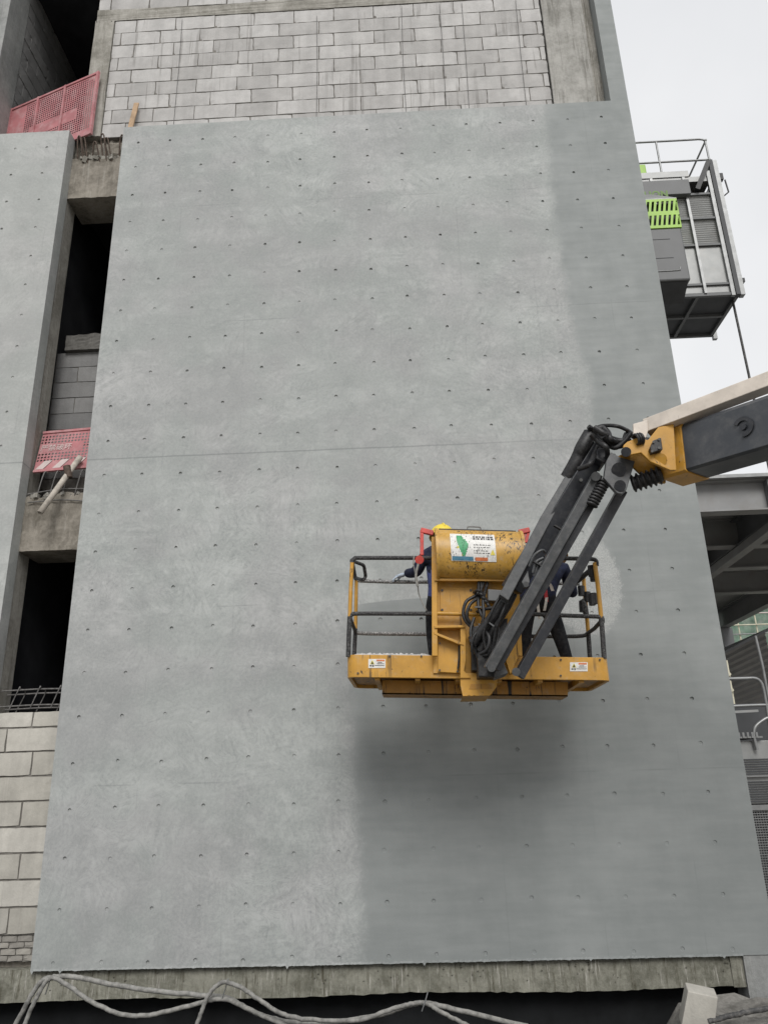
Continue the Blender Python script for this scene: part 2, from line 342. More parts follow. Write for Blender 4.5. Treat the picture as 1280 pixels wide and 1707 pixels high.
m.add([(-5, -2.4, -2.6), (13, -2.4, -2.6), (13, .6, -2.6), (-5, .6, -2.6)], ((0, 1, 2, 3),))
m.add([(7.17, .6, 0), (13, .6, 0), (13, .6, -2.6), (7.17, .6, -2.6)], ((0, 3, 2, 1),))
tr = m.build('trench', SOIL); tr['kind'] = 'structure'
def bank(m):
    nx, ny = 40, 26; vs = []; fs = []
    for j in range(ny + 1):
        for i in range(nx + 1):
            x = 5.75 + 7.2 * i / nx; y = -2.38 + 2.3 * j / ny
            z = -.36 + .05 * math.sin(x * 5.1 + y * 2) * math.cos(y * 6.3) + random.uniform(-.025, .025) + max(0, x - 6.4) * .05
            if i == 0: z = -2.6
            if i == 1: z -= .18
            vs.append((x, y, z))
    for j in range(ny):
        for i in range(nx): a = j * (nx + 1) + i; fs.append((a, a + 1, a + nx + 2, a + nx + 1))
    m.add(vs, fs)
b = part('soil_bank', SOIL, None, bank); b['kind'] = 'structure'

# ------------------------------------------------------------------ the building
bld = empty('concrete_building', (3.4, .2, -.3), 'unfinished concrete building with grey skim coated facade and bare block infill', 'building')
PL, PR, PT = -.23, 7.15, 10.92
U = .48; Z0 = .06
def panel(m, x0, x1, z0, z1, cols, y0=0.0, dep=.2, ragged=False, hx0=None):
    xs = [x0] + [(a + b) / 2 for a, b in zip(cols, cols[1:])] + [min(x1, cols[-1] + .24)]
    zc = [Z0 + U * k for k in range(23)]; zb = [z0] + [(a + b) / 2 for a, b in zip(zc, zc[1:])] + [z1]
    N = 12
    for i, cx in enumerate(cols):
        for k, cz in enumerate(zc):
            a0, a1, b0, b1 = xs[i], xs[i + 1], zb[k], zb[k + 1]
            hx = cx + random.gauss(0, .007); hz = cz + random.gauss(0, .007); r = random.uniform(.0195, .0225); dp = random.choice((.008, .012, .015, .018)) if k > 4 or cx < 3 else random.choice((.004, .008, .012))
            cor = [(a0, b0), (a1, b0), (a1, b1), (a0, b1)]
            angs = [2 * math.pi * j / N + math.pi * 5 / 4 for j in range(N)]
            ring = [(hx + r * math.cos(a), hz + r * math.sin(a)) for a in angs]
            r2 = [(hx + r * .82 * math.cos(a), hz + r * .82 * math.sin(a)) for a in angs]
            vs = [(x, y0, z) for x, z in cor] + [(x, y0, z) for x, z in ring] + [(x, y0 + dp, z) for x, z in r2]
            fs = []
            for s_ in range(4):
                st = 3 * s_; arc = [4 + (st + j) % N for j in range(3, -1, -1)]
                fs.append(tuple([s_, (s_ + 1) % 4] + arc))
            for j in range(N): fs.append((4 + j, 4 + (j + 1) % N, 4 + N + (j + 1) % N, 4 + N + j))
            fs.append(tuple(4 + N + j for j in range(N)))
            m.add(vs, fs)
    xe = xs[-1]
    if xe < x1 - 1e-4: m.add([(xe, y0, z0), (x1, y0, z0), (x1, y0, z1), (xe, y0, z1)], ((0, 1, 2, 3),))
    y1 = y0 + dep
    m.add([(x0, y0, z0), (x0, y1, z0), (x0, y1, z1), (x0, y0, z1)], ((0, 3, 2, 1),))
    m.add([(x1, y0, z0), (x1, y1, z0), (x1, y1, z1), (x1, y0, z1)], ((0, 1, 2, 3),))
    m.add([(x0, y0, z1), (x1, y0, z1), (x1, y1, z1), (x0, y1, z1)], ((0, 1, 2, 3),))
    m.add([(x0, y0, z0), (x1, y0, z0), (x1, y1, z0), (x0, y1, z0)], ((3, 2, 1, 0),))
    if ragged:   # torn lower lip of the skim coat
        n = 420; vs = []; fs = []; h = 0
        for i in range(n + 1):
            x = x0 + (x1 - .33 - x0) * i / n; h = h * .75 + random.gauss(0, .002); e = -.004 - abs(h) - (.03 * random.random() if random.random() < .012 else 0)
            vs += [(x, y0 + .0015, z0 + .02), (x, y0 - .003 + random.gauss(0, .002), z0 + e), (x, y0 + .028, z0 + e + .004)]
        for i in range(n): a = 3 * i; fs += [(a + 1, a + 4, a + 3, a), (a + 2, a + 5, a + 4, a + 1)]
        m.add(vs, fs)
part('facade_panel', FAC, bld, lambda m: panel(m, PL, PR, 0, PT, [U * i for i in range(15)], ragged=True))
sp = part('side_panel', FAC2, bld, lambda m: panel(m, -3.6, -1.045, 0, PT, [-3.25, -2.77, -2.3, -1.82, -1.345]))
sp['label'] = 'grey tie-holed panel left of the open bays'
part('edge_pier', FAC, bld, lambda m: m.box((6.9, .002, PT + .002), (PR, .42, 15)))
part('wall_core', CON, bld, lambda m: m.box((PL + .005, .205, -.25), (PR - .01, .5, 10.85)))
part('wall_core', CON, bld, lambda m: m.box((-3.6, .205, .0), (-1.06, .5, 10.9)))
def ledge(m):
    n = 160; prof = ((.205, 0), (.075, -.004), (.05, -.28), (.3, -.285)); vs = []; fs = []
    for i in range(n + 1):
        x = -3.6 + 10.42 * i / n; w = .010 * math.sin(x * 2.1) + random.gauss(0, .003)
        for k, (y, z) in enumerate(prof): vs.append((x, y - (random.uniform(0, .01) if k in (1, 2) else 0), z + (w if k > 1 else 0)))
    for i in range(n):
        for k in range(3): a = 4 * i + k; fs.append((a, a + 1, a + 5, a + 4))
    m.add(vs, fs); m.box((6.7, .04, -.28), (6.82, .29, -.01))
    for _ in range(90):      # mortar drips and crumbs stuck on the face
        x = random.uniform(-.2, 6.7); z = -random.uniform(.02, .26); s_ = random.uniform(.006, .017)
        m.add([(x - s_, .062, z - s_ * .6), (x + s_, .062, z - s_ * .5), (x + s_ * .4, .062, z + s_), (x, .038, z)], ((0, 1, 3), (1, 2, 3), (2, 0, 3)))
part('ledge_beam', CONL, bld, ledge)
part('corner_column', CONG, bld, lambda m: m.box((6.822, .012, -2.6), (PR - .02, .5, -.003)))
part('basement_wall', MEMB, bld, lambda m: m.box((-5, .31, -2.6), (6.82, .5, -.29)))
# floors and shell
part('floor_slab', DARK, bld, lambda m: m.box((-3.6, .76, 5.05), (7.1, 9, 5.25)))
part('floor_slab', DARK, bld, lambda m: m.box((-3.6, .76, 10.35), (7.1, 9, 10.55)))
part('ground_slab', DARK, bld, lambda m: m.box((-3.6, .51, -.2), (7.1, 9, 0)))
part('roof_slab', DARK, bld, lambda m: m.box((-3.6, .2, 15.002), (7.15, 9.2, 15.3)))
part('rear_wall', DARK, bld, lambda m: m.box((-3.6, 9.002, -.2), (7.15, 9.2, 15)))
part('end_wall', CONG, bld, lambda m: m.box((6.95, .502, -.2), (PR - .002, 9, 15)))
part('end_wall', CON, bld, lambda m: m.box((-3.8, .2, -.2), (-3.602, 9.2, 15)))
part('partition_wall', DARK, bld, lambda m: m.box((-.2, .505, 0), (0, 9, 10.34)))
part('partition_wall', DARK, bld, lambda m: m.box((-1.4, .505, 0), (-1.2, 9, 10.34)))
# beams across the open bay
def rough_beam(m, x0, x1, y0, y1, z0, z1, amp=.012):
    n, k = 14, 8; vs = []; fs = []
    for j in range(k + 1):
        for i in range(n + 1):
            vs.append((x0 + (x1 - x0) * i / n, y0 + random.uniform(-amp, amp) * .5, z0 + (z1 - z0) * j / k + (random.uniform(-amp, amp) * 2 if j == k else 0)))
    for j in range(k):
        for i in range(n): a = j * (n + 1) + i; fs.append((a, a + 1, a + n + 2, a + n + 1))
    m.add(vs, fs, False)
    m.box((x0, y0 + amp, z0 + .001), (x1, y1, z1 - .03))
part('beam', CONB, bld, lambda m: rough_beam(m, -1.06, -.22, .2, .75, 9.84, 10.56))
part('beam', CONB, bld, lambda m: rough_beam(m, -1.06, -.22, .2, .75, 4.475, 5.2, .02))
part('beam', DRKC, bld, lambda m: rough_beam(m, -1.06, -.21, .72, 1.0, 7.62, 7.86))
part('ledge_strip', CONB, bld, lambda m: m.box((-1.04, .2, .0), (-.24, .5, .055)))
rubble = MB()
for _ in range(60):
    x = random.uniform(-1.02, -.25); y = random.uniform(.2, .6); z = 10.56 + random.uniform(0, .03); s_ = random.uniform(.02, .06)
    rubble.box((x - s_, y - s_, z - .03), (x + s_, y + s_ * .6, z + s_ * .5), M4.Translation(V((x, y, z))) @ M4.Rotation(random.random() * 3, 4, V((1, 1, 1)).normalized()) @ M4.Translation(-V((x, y, z))))
for _ in range(40):
    x = random.uniform(-1.0, -.25); y = random.uniform(.2, .5); z = 5.2 + random.uniform(0, .03); s_ = random.uniform(.02, .05)
    rubble.box((x - s_, y - s_, z - .03), (x + s_, y + s_ * .6, z + s_ * .5), M4.Translation(V((x, y, z))) @ M4.Rotation(random.random() * 3, 4, V((1, 1, 1)).normalized()) @ M4.Translation(-V((x, y, z))))
o = rubble.build('broken_concrete', CON, bld); o['kind'] = 'stuff'

# block masonry: mortar body is the part, every block a sub-part sharing a few chipped meshes
def block_mesh(sx, sz, dep, mat, amp):
    bm = bmesh.new(); nx = max(3, int(sx / .07)); nz = max(2, int(sz / .07)); vs = {}
    for j in range(nz + 1):
        for i in range(nx + 1):
            e = i in (0, nx) or j in (0, nz); c = i in (0, nx) and j in (0, nz)
            x = sx * i / nx - sx / 2; z = sz * j / nz - sz / 2
            y = random.uniform(0, amp) * (.5 if not e else 1)
            if e: x += random.uniform(-amp, amp) * .5 ; z += random.uniform(-amp, amp) * .5
            if c and random.random() < .25: x *= .97; z *= .94; y += .008
            vs[i, j] = bm.verts.new((x, y, z))
    for j in range(nz):
        for i in range(nx): bm.faces.new((vs[i, j], vs[i + 1, j], vs[i + 1, j + 1], vs[i, j + 1]))
    rim = [vs[i, 0] for i in range(nx)] + [vs[nx, j] for j in range(nz)] + [vs[i, nz] for i in range(nx, 0, -1)] + [vs[0, j] for j in range(nz, 0, -1)]
    bk = [bm.verts.new((v.co.x * .995, dep, v.co.z * .99)) for v in rim]; L = len(rim)
    for i in range(L): bm.faces.new((rim[(i + 1) % L], rim[i], bk[i], bk[(i + 1) % L]))
    me = bpy.data.meshes.new('block'); bm.to_mesh(me); bm.free(); me.materials.append(mat); return me
_bc = {}
def lay(parent, x0, x1, z0, z1, pitch, h, joint, y, mat, shift, name='block', amp=.005, rot=None, dep=.05, skip=None, zj=None):
    r = 0; z = z0
    while z < z1 - .03:
        zt = min(z + h, z1); off = shift[r % len(shift)] % pitch
        x = x0 - pitch + off
        while x < x1:
            a = max(x, x0); b_ = min(x + pitch, x1)
            if b_ - a > .08 and not (skip and skip(a, b_, z, zt)):
                sx = round(b_ - a - joint, 2); sz = round(zt - z - joint, 3); kk = (sx, sz, mat.name, random.randrange(4))
                if kk not in _bc: _bc[kk] = block_mesh(sx, sz, dep, mat, amp)
                o = bpy.data.objects.new(name, _bc[kk]); col.objects.link(o)
                p = V(((a + b_) / 2, y + random.uniform(-.003, .004), (z + zt) / 2))
                o.rotation_euler = (random.gauss(0, .003), random.gauss(0, .003), random.gauss(0, .004))
                if rot: p = rot @ p; o.rotation_euler.z += rot.to_euler().z
                o.location = p; attach(o, parent)
            x += pitch
        z += h; r += 1
bw = part('block_wall', MOR, bld, lambda m: m.box((-.66, .212, 10.95), (6.11, .46, 13.37))); bw['label'] = 'pale block infill wall above the skim coat'
lay(bw, -.66, 6.12, 10.68 , 13.365, .633, .2685, .015, .2, BLK, (.13, .36), skip=lambda a, b, z, zt: zt < 10.99)
part('lintel_band', CON, bld, lambda m: rough_beam(m, -.96, 6.9, .197, .46, 13.37, 13.60))
bw2 = part('block_wall', MOR, bld, lambda m: m.box((-.96, .216, 13.602), (6.11, .46, 15)))
lay(bw2, -.96, 6.12, 13.60, 14.7, .633, .2685, .019, .2, BLK, (.2, .55))
part('column', CON, bld, lambda m: rough_beam(m, -.97, -.665, .19, .46, 10.98, 13.368, .016))
part('broken_edge', CONB, bld, lambda m: rough_beam(m, -1.05, -.22, .27, .5, 10.5, 11.0, .05))
part('column', CONC, bld, lambda m: rough_beam(m, 6.135, 6.76, .17, .46, 10.9, 13.368, .006))
part('column', CONC, bld, lambda m: rough_beam(m, 6.115, 6.76, .17, .46, 13.602, 15, .006))
part('column_joint', CON, bld, lambda m: rough_beam(m, 6.762, 6.898, .215, .46, 10.9, 13.36, .03))
# side wall of the upper left opening
part('column', CONG, bld, lambda m: m.box((-3.6, .2, 10.93), (-2.45, .72, 15)))
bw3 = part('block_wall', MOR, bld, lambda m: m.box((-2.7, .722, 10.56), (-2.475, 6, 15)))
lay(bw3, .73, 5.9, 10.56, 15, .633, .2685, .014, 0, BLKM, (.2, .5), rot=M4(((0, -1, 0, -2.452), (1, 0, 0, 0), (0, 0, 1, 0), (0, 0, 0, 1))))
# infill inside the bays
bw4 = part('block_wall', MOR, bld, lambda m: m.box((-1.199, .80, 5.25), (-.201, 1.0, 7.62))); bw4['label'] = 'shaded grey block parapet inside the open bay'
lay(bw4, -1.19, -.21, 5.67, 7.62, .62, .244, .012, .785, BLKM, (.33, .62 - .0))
bw5 = part('block_wall', MOR, bld, lambda m: m.box((-1.044, .118, .305), (-.232, .4, 2.54))); bw5['label'] = 'cream block wall below the lowest open bay'
lay(bw5, -1.04, -.235, .306 - .0, 2.55, .62, .2585, .020, .1, BLKL, (.47, .16, .47 + .05, .2), amp=.006)
bw6 = part('brick_course', MOR, bld, lambda m: m.box((-1.044, .135, .057), (-.232, .4, .304)))
lay(bw6, -1.04, -.235, .06, .30, .16, .06, .012, .115, BRK, (.02, .1), name='brick', amp=.008)
# rebar: loops over the beams and a ladder in the lowest bay
def rebar(pts, r=.009, mat=None):
    return part('rebar', mat or RUST, bld, lambda m: m.tube(smooth(pts, 4), r, 6))
for i in range(6):
    x = -.98 + i * .125 + random.uniform(-.02, .02); t_ = random.uniform(-.04, .08); h = random.uniform(.15, .32)
    rebar([(x, .24, 10.5), (x - .03 + t_, .15, 10.58 + h), (x + .02 + t_, .13, 10.60 + h), (x + .07 + t_, .2, 10.52), (x + .1 + t_, .22, 10.48)], .011)
for i in range(4):
    x = -.92 + i * .16
    rebar([(x, .24, 5.16), (x + .02, .19, 5.22), (x + .07, .19, 5.50), (x + .09, .24, 5.52)], .008, DRST)
rebar([(-1.03, .19, 5.22), (-.6, .185, 5.27), (-.25, .19, 5.26)], .008, DRST); rebar([(-1.0, .17, 5.10), (-.6, .17, 5.12), (-.26, .175, 5.09)], .008, DRST)
for z, y in ((2.62, .22), (2.60, .36), (2.80, .24), (2.77, .38)): rebar([(-1.04, y, z), (-.6, y + .01, z + .012), (-.24, y, z + .004)], .010, DRST)
for x in (-.86, -.62, -.38): rebar([(x - .05, .21, 2.59), (x + .03, .225, 2.83), (x + .035, .24, 2.82), (x + .03, .38, 2.79), (x - .05, .37, 2.57)], .007, DRST)
# hanging twine on the upper wall
for x, z0_, z1_ in ((.44, 11.1, 13.3), (2.6, 10.95, 13.2), (3.95, 11.0, 13.3), (4.55, 11.2, 13.3), (4.9, 11.0, 13.3), (5.75, 11.0, 13.3)):
    part('plumb_line', DRST, bld, lambda m: m.tube([(x, .185, z1_), (x + random.uniform(-.02, .02), .188, (z0_ + z1_) / 2), (x + random.uniform(-.03, .03), .19, z0_)], .004, 5))

# ------------------------------------------------------------------ red perforated safety barriers
def perforated(m, O, ux, uz, W, H, pitch, r, solid):
    nrm = ux.cross(uz).normalized(); nx = int(W / pitch); nz = int(H / pitch); px, pz = W / nx, H / nz
    def P(a, b): return O + ux * a + uz * b
    for i in range(nx):
        for j in range(nz):
            a, b = i * px, j * pz
            if solid(a + px / 2, b + pz / 2):
                m.add([P(a, b), P(a + px, b), P(a + px, b + pz), P(a, b + pz)], ((0, 1, 2, 3),)); continue
            c = [P(a, b), P(a + px, b), P(a + px, b + pz), P(a, b + pz)]; cx, cz = a + px / 2, b + pz / 2
            h = [P(cx - r, cz), P(cx, cz - r), P(cx + r, cz), P(cx, cz + r)]
            m.add(c + h, ((0, 5, 4), (0, 1, 5), (1, 6, 5), (1, 2, 6), (2, 7, 6), (2, 3, 7), (3, 4, 7), (3, 0, 4)))
def barrier(A, B, H, lean, label, solid, posts, text=None, stripes=False):
    """A,B: bottom ends; lean: top offset"""
    A = V(A); B = V(B); ux = (B - A).normalized(); W = (B - A).length; up = V((0, 0, H)) + V(lean); uz = up.normalized(); Hh = up.length
    t = empty('safety_barrier', A, label, 'barrier', 'red safety barriers')
    part('mesh_panel', PINK, t, lambda m: perforated(m, A, ux, uz, W, Hh, W / round(W / .043), .0178, solid))
    nrm = ux.cross(uz).normalized()
    for a in posts: part('upright', PINK, t, lambda m: m.bar(A + ux * a - uz * .02, A + ux * a + uz * (Hh + .02), .04, .04, nrm))
    for b_ in (.0, Hh): part('frame_rail', PINK, t, lambda m: m.bar(A + uz * b_, B + uz * b_, .035, .03, nrm))
    if stripes:
        for k in range(4):
            s0 = .02 + k * .22
            part('stripe', PNKW, t, lambda m: m.prism([A + ux * (s0 + d) + uz * e - nrm * -.006 for d, e in ((0, .025), (.1, .025), (.2, .15), (.1, .15))], nrm * .003))
    if text:
        cu = bpy.data.curves.new('lettering', 'FONT'); cu.body = text[0]; cu.size = text[1]; tmp = bpy.data.objects.new('tmp', cu); col.objects.link(tmp)
        bpy.context.view_layer.update(); me = bpy.data.meshes.new_from_object(tmp.evaluated_get(bpy.context.evaluated_depsgraph_get())); bpy.data.objects.remove(tmp)
        o = bpy.data.objects.new('lettering', me); me.materials.clear(); me.materials.append(PNKW); col.objects.link(o)
        p = A + ux * text[2] + uz * text[3] + nrm * .006
        o.matrix_basis = M4(((ux.x, uz.x, nrm.x, p.x), (ux.y, uz.y, nrm.y, p.y), (ux.z, uz.z, nrm.z, p.z), (0, 0, 0, 1))); attach(o, t)
    return t
rb = V((-.765, .085, 10.93)); lb = V((-2.44, .71, 10.97))
Wb = (rb - lb).length
barrier(lb, rb, 1.20, (0, 0, 0), 'faded red perforated barrier slanting across the top left opening', lambda a, b: b < .12 or b > 1.15 or (.42 < b < .66 and .45 < a < Wb - .35) or (a < .35), (0.0, .58, 1.14, Wb))
barrier((-1.035, .27, 5.56), (-.245, .27, 5.60), .60, (0, .12, 0), 'red perforated barrier with white lettering leaning in the middle bay', lambda a, b: b < .15 or b > .56 or (.30 < b < .42 and a < .55), (), ('严禁破坏', .105, .02, .32), True)

# loose pieces on the facade
def pipe(m):
    a = at(67, 855, -.10); b = at(114, 790, .12); c = b + (b - a).normalized() * .30
    n = 12; d = (c - a).normalized(); x = d.orthogonal().normalized(); y = d.cross(x); rg = []
    for p, r in ((c, .036), (a, .036), (a, .029), (c, .029)):
        rg += [p + x * (r * math.cos(6.283 * j / n)) + y * (r * math.sin(6.283 * j / n)) for j in range(n)]
    m.add(rg, [(k * n + j, k * n + (j + 1) % n, ((k + 1) % 4) * n + (j + 1) % n, ((k + 1) % 4) * n + j) for k in range(4) for j in range(n)], True)
o = part('drain_pipe', PIPE, None, pipe); tag(o, 'plaster spattered pipe sticking out below the middle red barrier', 'pipe')
def coupl(m):
    a = at(114, 790, .12); m.tube([a + V((.02, 0, -.05)), a + V((-.02, -.02, .1))], .045, 10)
part('coupling', RUST, o, coupl)
def stake(m):
    a = at(217, 212, .05); b = at(223, 165, .05); m.bar(V((a.x, .06, PT + .003)), V((b.x + .02, .13, b.z)), .075, .025, (0, 1, 0))
o = part('wooden_stake', WOOD, None, stake, .003); tag(o, 'short timber plank standing on top of the grey panel', 'plank')

# ------------------------------------------------------------------ boom lift
FY = -1.55; BY = -.66
lift = empty('boom_lift', (9.6, -7.0, 0), 'yellow and charcoal articulated boom lift reaching to the facade', 'boom lift')
def L(px, py, dy=0.0): return at(px, py, FY + dy)
za = zz(560, 860, 4.923); zb_ = zz(780, 860, 4.923); zc_ = zz(920, 600, 3.5556)
# tray with rounded ends
TL, TR = L(578, 1091), L(1014, 1096)
def tray(m, inset=0.0, zt=0.0, zbm=-.205, r=.09):
    def row(x, y): # roll about y: z falls to the right
        k = (x - TL.x) / (TR.x - TL.x); return TL.z + (TR.z - TL.z) * k
    out = []
    x0, x1, y0, y1 = TL.x + inset, TR.x - inset, FY + inset, BY - inset
    for cx, cy, a0 in ((x1 - r, y0 + r, -90), (x1 - r, y1 - r, 0), (x0 + r, y1 - r, 90), (x0 + r, y0 + r, 180)):
        for k in range(7): a = R(a0 + 15 * k); out.append((cx + r * math.cos(a), cy + r * math.sin(a)))
    n = len(out)
    lo = [V((x, y, row(x, y) + zbm)) for x, y in out]; hi = [V((x, y, row(x, y) + zt)) for x, y in out]
    return out, lo, hi, row
def toe(m):
    o1, lo, hi, _ = tray(m); o2, lo2, hi2, _ = tray(m, .035, r=.06); n = len(o1)
    fs = []
    for i in range(n):
        j = (i + 1) % n
        fs += [(i, j, n + j, n + i), (n + i, n + j, 2*n + j, 2*n + i), (2*n + i, 2*n + j, 3*n + j, 3*n + i), (3*n + i, 3*n + j, j, i)]
    m.add(lo + hi + hi2 + lo2, fs, False)
part('toe_board', YEL, lift, toe, .004)
ow = tray(None)[3]
def crust(m):
    n = 60; vs = []
    for i in range(n + 1):
        x = TL.x + .07 + .70 * i / n; h = (.006 + .014 * random.random()) * min(1, i / 4, (n - i) / 4) + .004; z = ow(x, 0)
        vs += [(x, FY + .004, z - .003), (x, FY + .02, z + h), (x, FY + .09, z + h * 1.2), (x, FY + .16, z - .05)]
    m.add(vs, [(4*i + k, 4*i + 4 + k, 4*i + 5 + k, 4*i + 1 + k) for i in range(n) for k in range(3)])
part('plaster_crust', PLAS, lift, crust)
def deck(m):
    o2, lo2, hi2, row = tray(m, .036, r=.06); n = len(o2)
    m.add([v + V((0, 0, .03)) for v in lo2] + [v + V((0, 0, .06)) for v in lo2], [tuple(range(n - 1, -1, -1)), tuple(range(n, 2*n))] + [(i, (i+1) % n, n + (i+1) % n, n + i) for i in range(n)])
part('basket_floor', YELD, lift, deck)
def under(m):
    for k in range(6):
        x = TL.x + .25 + k * .37; z = ow(x, 0) - .205; m.box((x, FY + .05, z - .02), (x + .045, BY - .05, z + .028))
part('floor_rib', YEL, lift, under)
def lowbeam(m):
    a, b = L(637, 1136, .30), L(946, 1138, .30)
    for dy in (0, .30): m.prism([L(637, 1134, .3) + V((0, dy, 0)), L(946, 1137, .3) + V((0, dy, 0)), L(946, 1161, .3) + V((0, dy, 0)), L(637, 1157, .3) + V((0, dy, 0))], (0, .012, 0))
    m.prism([L(637, 1157, .3), L(946, 1161, .3), L(946, 1161, .3) + V((0, .31, 0)), L(637, 1157, .3) + V((0, .31, 0))], (0, 0, .012))
part('support_beam', YELD, lift, lowbeam)
def trap(m):
    m.pp([za(1020, 1290), (830, 1122), zb_(235, 1400), zb_(180, 1475), za(1040, 1480), za(1020, 1390)], FY - .10, .03)
    m.pp([za(1060, 1470), zb_(150, 1470), zb_(180, 1475), za(1040, 1480)], FY - .10, .5)
part('mount_bracket', YEL, lift, trap, .003)
part('bracket_recess', YELD, lift, lambda m: m.pp([za(1105, 1380), za(1270, 1380), za(1275, 1420), za(1090, 1420)], FY - .105, .004))
# railings
def tube_px(name, pts, r, mat, n=8, sm=True, parent=None):
    P = [L(x, y, d) for x, y, d in pts]
    return part(name, mat, parent or lift, lambda m: m.tube(smooth(P, 4) if sm else P, r, n))
bk = BY - FY - .03
tube_px('top_rail', [(586, 938, .03), (591, 931, .03), (600, 930, .03), (660, 930, .03), (723, 930, .03)], .021, TAPE)
tube_px('top_rail', [(593, 962, bk), (596, 967, bk), (610, 968.5, bk), (660, 970, bk), (730, 970, bk)], .021, DUSTR)
tube_px('top_rail', [(870, 930, .03), (950, 931, .03), (985, 932, .03), (993, 935, .03), (994, 943, .03)], .021, TAPE)
tube_px('top_rail', [(730, 970, bk), (850, 971, bk), (965, 973, bk)], .021, DUSTR)
tube_px('mid_rail', [(583, 1030, .03), (586, 1025, .03), (595, 1023, .03), (660, 1023, .03), (723, 1023, .03)], .020, TAPE)
tube_px('mid_rail', [(593, 1052, bk), (600, 1055.5, bk), (660, 1056.5, bk), (720, 1057, bk)], .021, DUSTR)
tube_px('mid_rail', [(870, 1023, .03), (940, 1026, .03), (995, 1028, .03), (1003, 1030, .03), (1004, 1038, .03)], .020, TAPE)
tube_px('mid_rail', [(720, 1057, bk), (850, 1060, bk), (930, 1061, bk), (970, 1060, bk), (980, 1055, bk)], .020, TAPE)
tube_px('post', [(587, 936, .03), (584.5, 985, .03), (583, 1028, .03)], .019, YEL); tube_px('post_sleeve', [(583, 1028, .03), (581.5, 1060, .03), (580.5, 1095, .03)], .022, TAPE)
tube_px('post', [(594, 964, bk), (593.5, 1000, bk), (592.5, 1048, bk)], .019, YEL); tube_px('post_sleeve', [(592.5, 1048, bk), (590, 1098, bk)], .022, TAPE)
tube_px('post', [(991, 938, .03), (997, 985, .03), (1001.5, 1030, .03)], .021, YEL); tube_px('post_sleeve', [(1001.5, 1030, .03), (1004, 1060, .03), (1006.5, 1098, .03)], .023, TAPE)
tube_px('post', [(972, 962, bk), (976, 1010, bk), (980, 1055, bk)], .021, YEL); tube_px('post_sleeve', [(980, 1055, bk), (983, 1100, bk)], .024, TAPE)
tube_px('side_rail', [(586.5, 934, .03), (592.5, 965, bk)], .02, TAPE, sm=False); tube_px('side_rail', [(583, 1029, .03), (592.5, 1053, bk)], .02, TAPE, sm=False)
tube_px('side_rail', [(1003, 1034, .03), (990, 1048, .5), (980, 1055, bk)], .02, TAPE, sm=False); tube_px('side_rail', [(993, 940, .03), (972, 962, bk)], .02, TAPE, sm=False)
tube_px('grab_handle', [(590, 936, .1), (598, 939, .2), (606, 943, .3), (608, 952, .35), (609, 961, .4), (605, 966, .4), (594, 964, .6)], .018, TAPE)
for x, y, d in ((984, 952, .1), (985, 1000, .1), (987, 960, .1), (988, 998, .1)):
    part('gate_hinge', BLKM2, lift, lambda m: m.tube([L(x, y - 9, d), L(x + 2, y + 9, d)], .032, 8))
for x, y in ((970, 1012), (978, 995), (968, 985)):
    part('gate_latch', BLKM2, lift, lambda m: m.tube([L(x, y - 8, bk - .05), L(x + 1, y + 8, bk - .05)], .036, 8))
tube_px('gate_strut', [(953, 973, .7), (963, 968, .6), (972, 960, .5), (985, 950, .2)], .026, TAPE); tube_px('gate_strut', [(968, 1000, .8), (974, 1010, .8), (977, 1030, .8)], .03, TAPE)
# console: back plate, frame and rounded cover
CY = FY - .10
part('console_plate', YEL, lift, lambda m: m.pp([(722, 962), (866, 962), (866, 1046), (862, 1050), (862, 1122), (722, 1122)], FY - .02, .025))
part('console_post', YEL, lift, lambda m: m.bar(at(723.5, 896, CY), at(724.5, 1094, CY), .05, .05, (0, 1, 0)), .004)
part('console_post', YEL, lift, lambda m: m.bar(at(864, 1046, CY), at(866, 1094, CY), .04, .05, (0, 1, 0)), .004)
part('console_bar', YEL, lift, lambda m: m.tube([at(724, 1022.5, CY), at(800, 1024, CY)], .02, 8))
part('console_bar', YEL, lift, lambda m: m.bar(at(724, 967, CY - .02), at(868, 968, CY - .02), .05, .02))
part('upper_panel', YEL, lift, lambda m: m.pp([za(855, 585), za(1120, 585), za(1120, 790), za(855, 790)], FY - .035, .012), .003)
part('door_panel', YEL, lift, lambda m: m.pp([za(835, 990), za(1010, 1060), za(1010, 1290), za(835, 1280)], FY - .04, .015), .004)
def gusset(m):
    m.pp([za(805, 900), za(1050, 895), za(1060, 915), za(810, 920)], FY - .14, .12)
    m.pp([za(800, 950), za(830, 960), za(1010, 1030), za(1050, 1060), za(1000, 1050), za(805, 970)], FY - .13, .1)
part('gusset', YEL, lift, gusset, .003)
part('side_plate', YEL, lift, lambda m: m.pp([za(1020, 900), za(1062, 900), za(1065, 1180), za(1050, 1270), za(1105, 1330), za(1020, 1330)], FY - .12, .02), .003)
part('side_plate', YEL, lift, lambda m: m.pp([zb_(330, 960), zb_(430, 910), zb_(425, 960), zb_(412, 970), zb_(415, 1150), zb_(345, 1300), zb_(310, 1190)], FY - .12, .05), .003)
tube_px('door_stay', [(765, 1070, -.06), (765, 1095, -.06), (763, 1115, -.06)], .008, BLKM2)
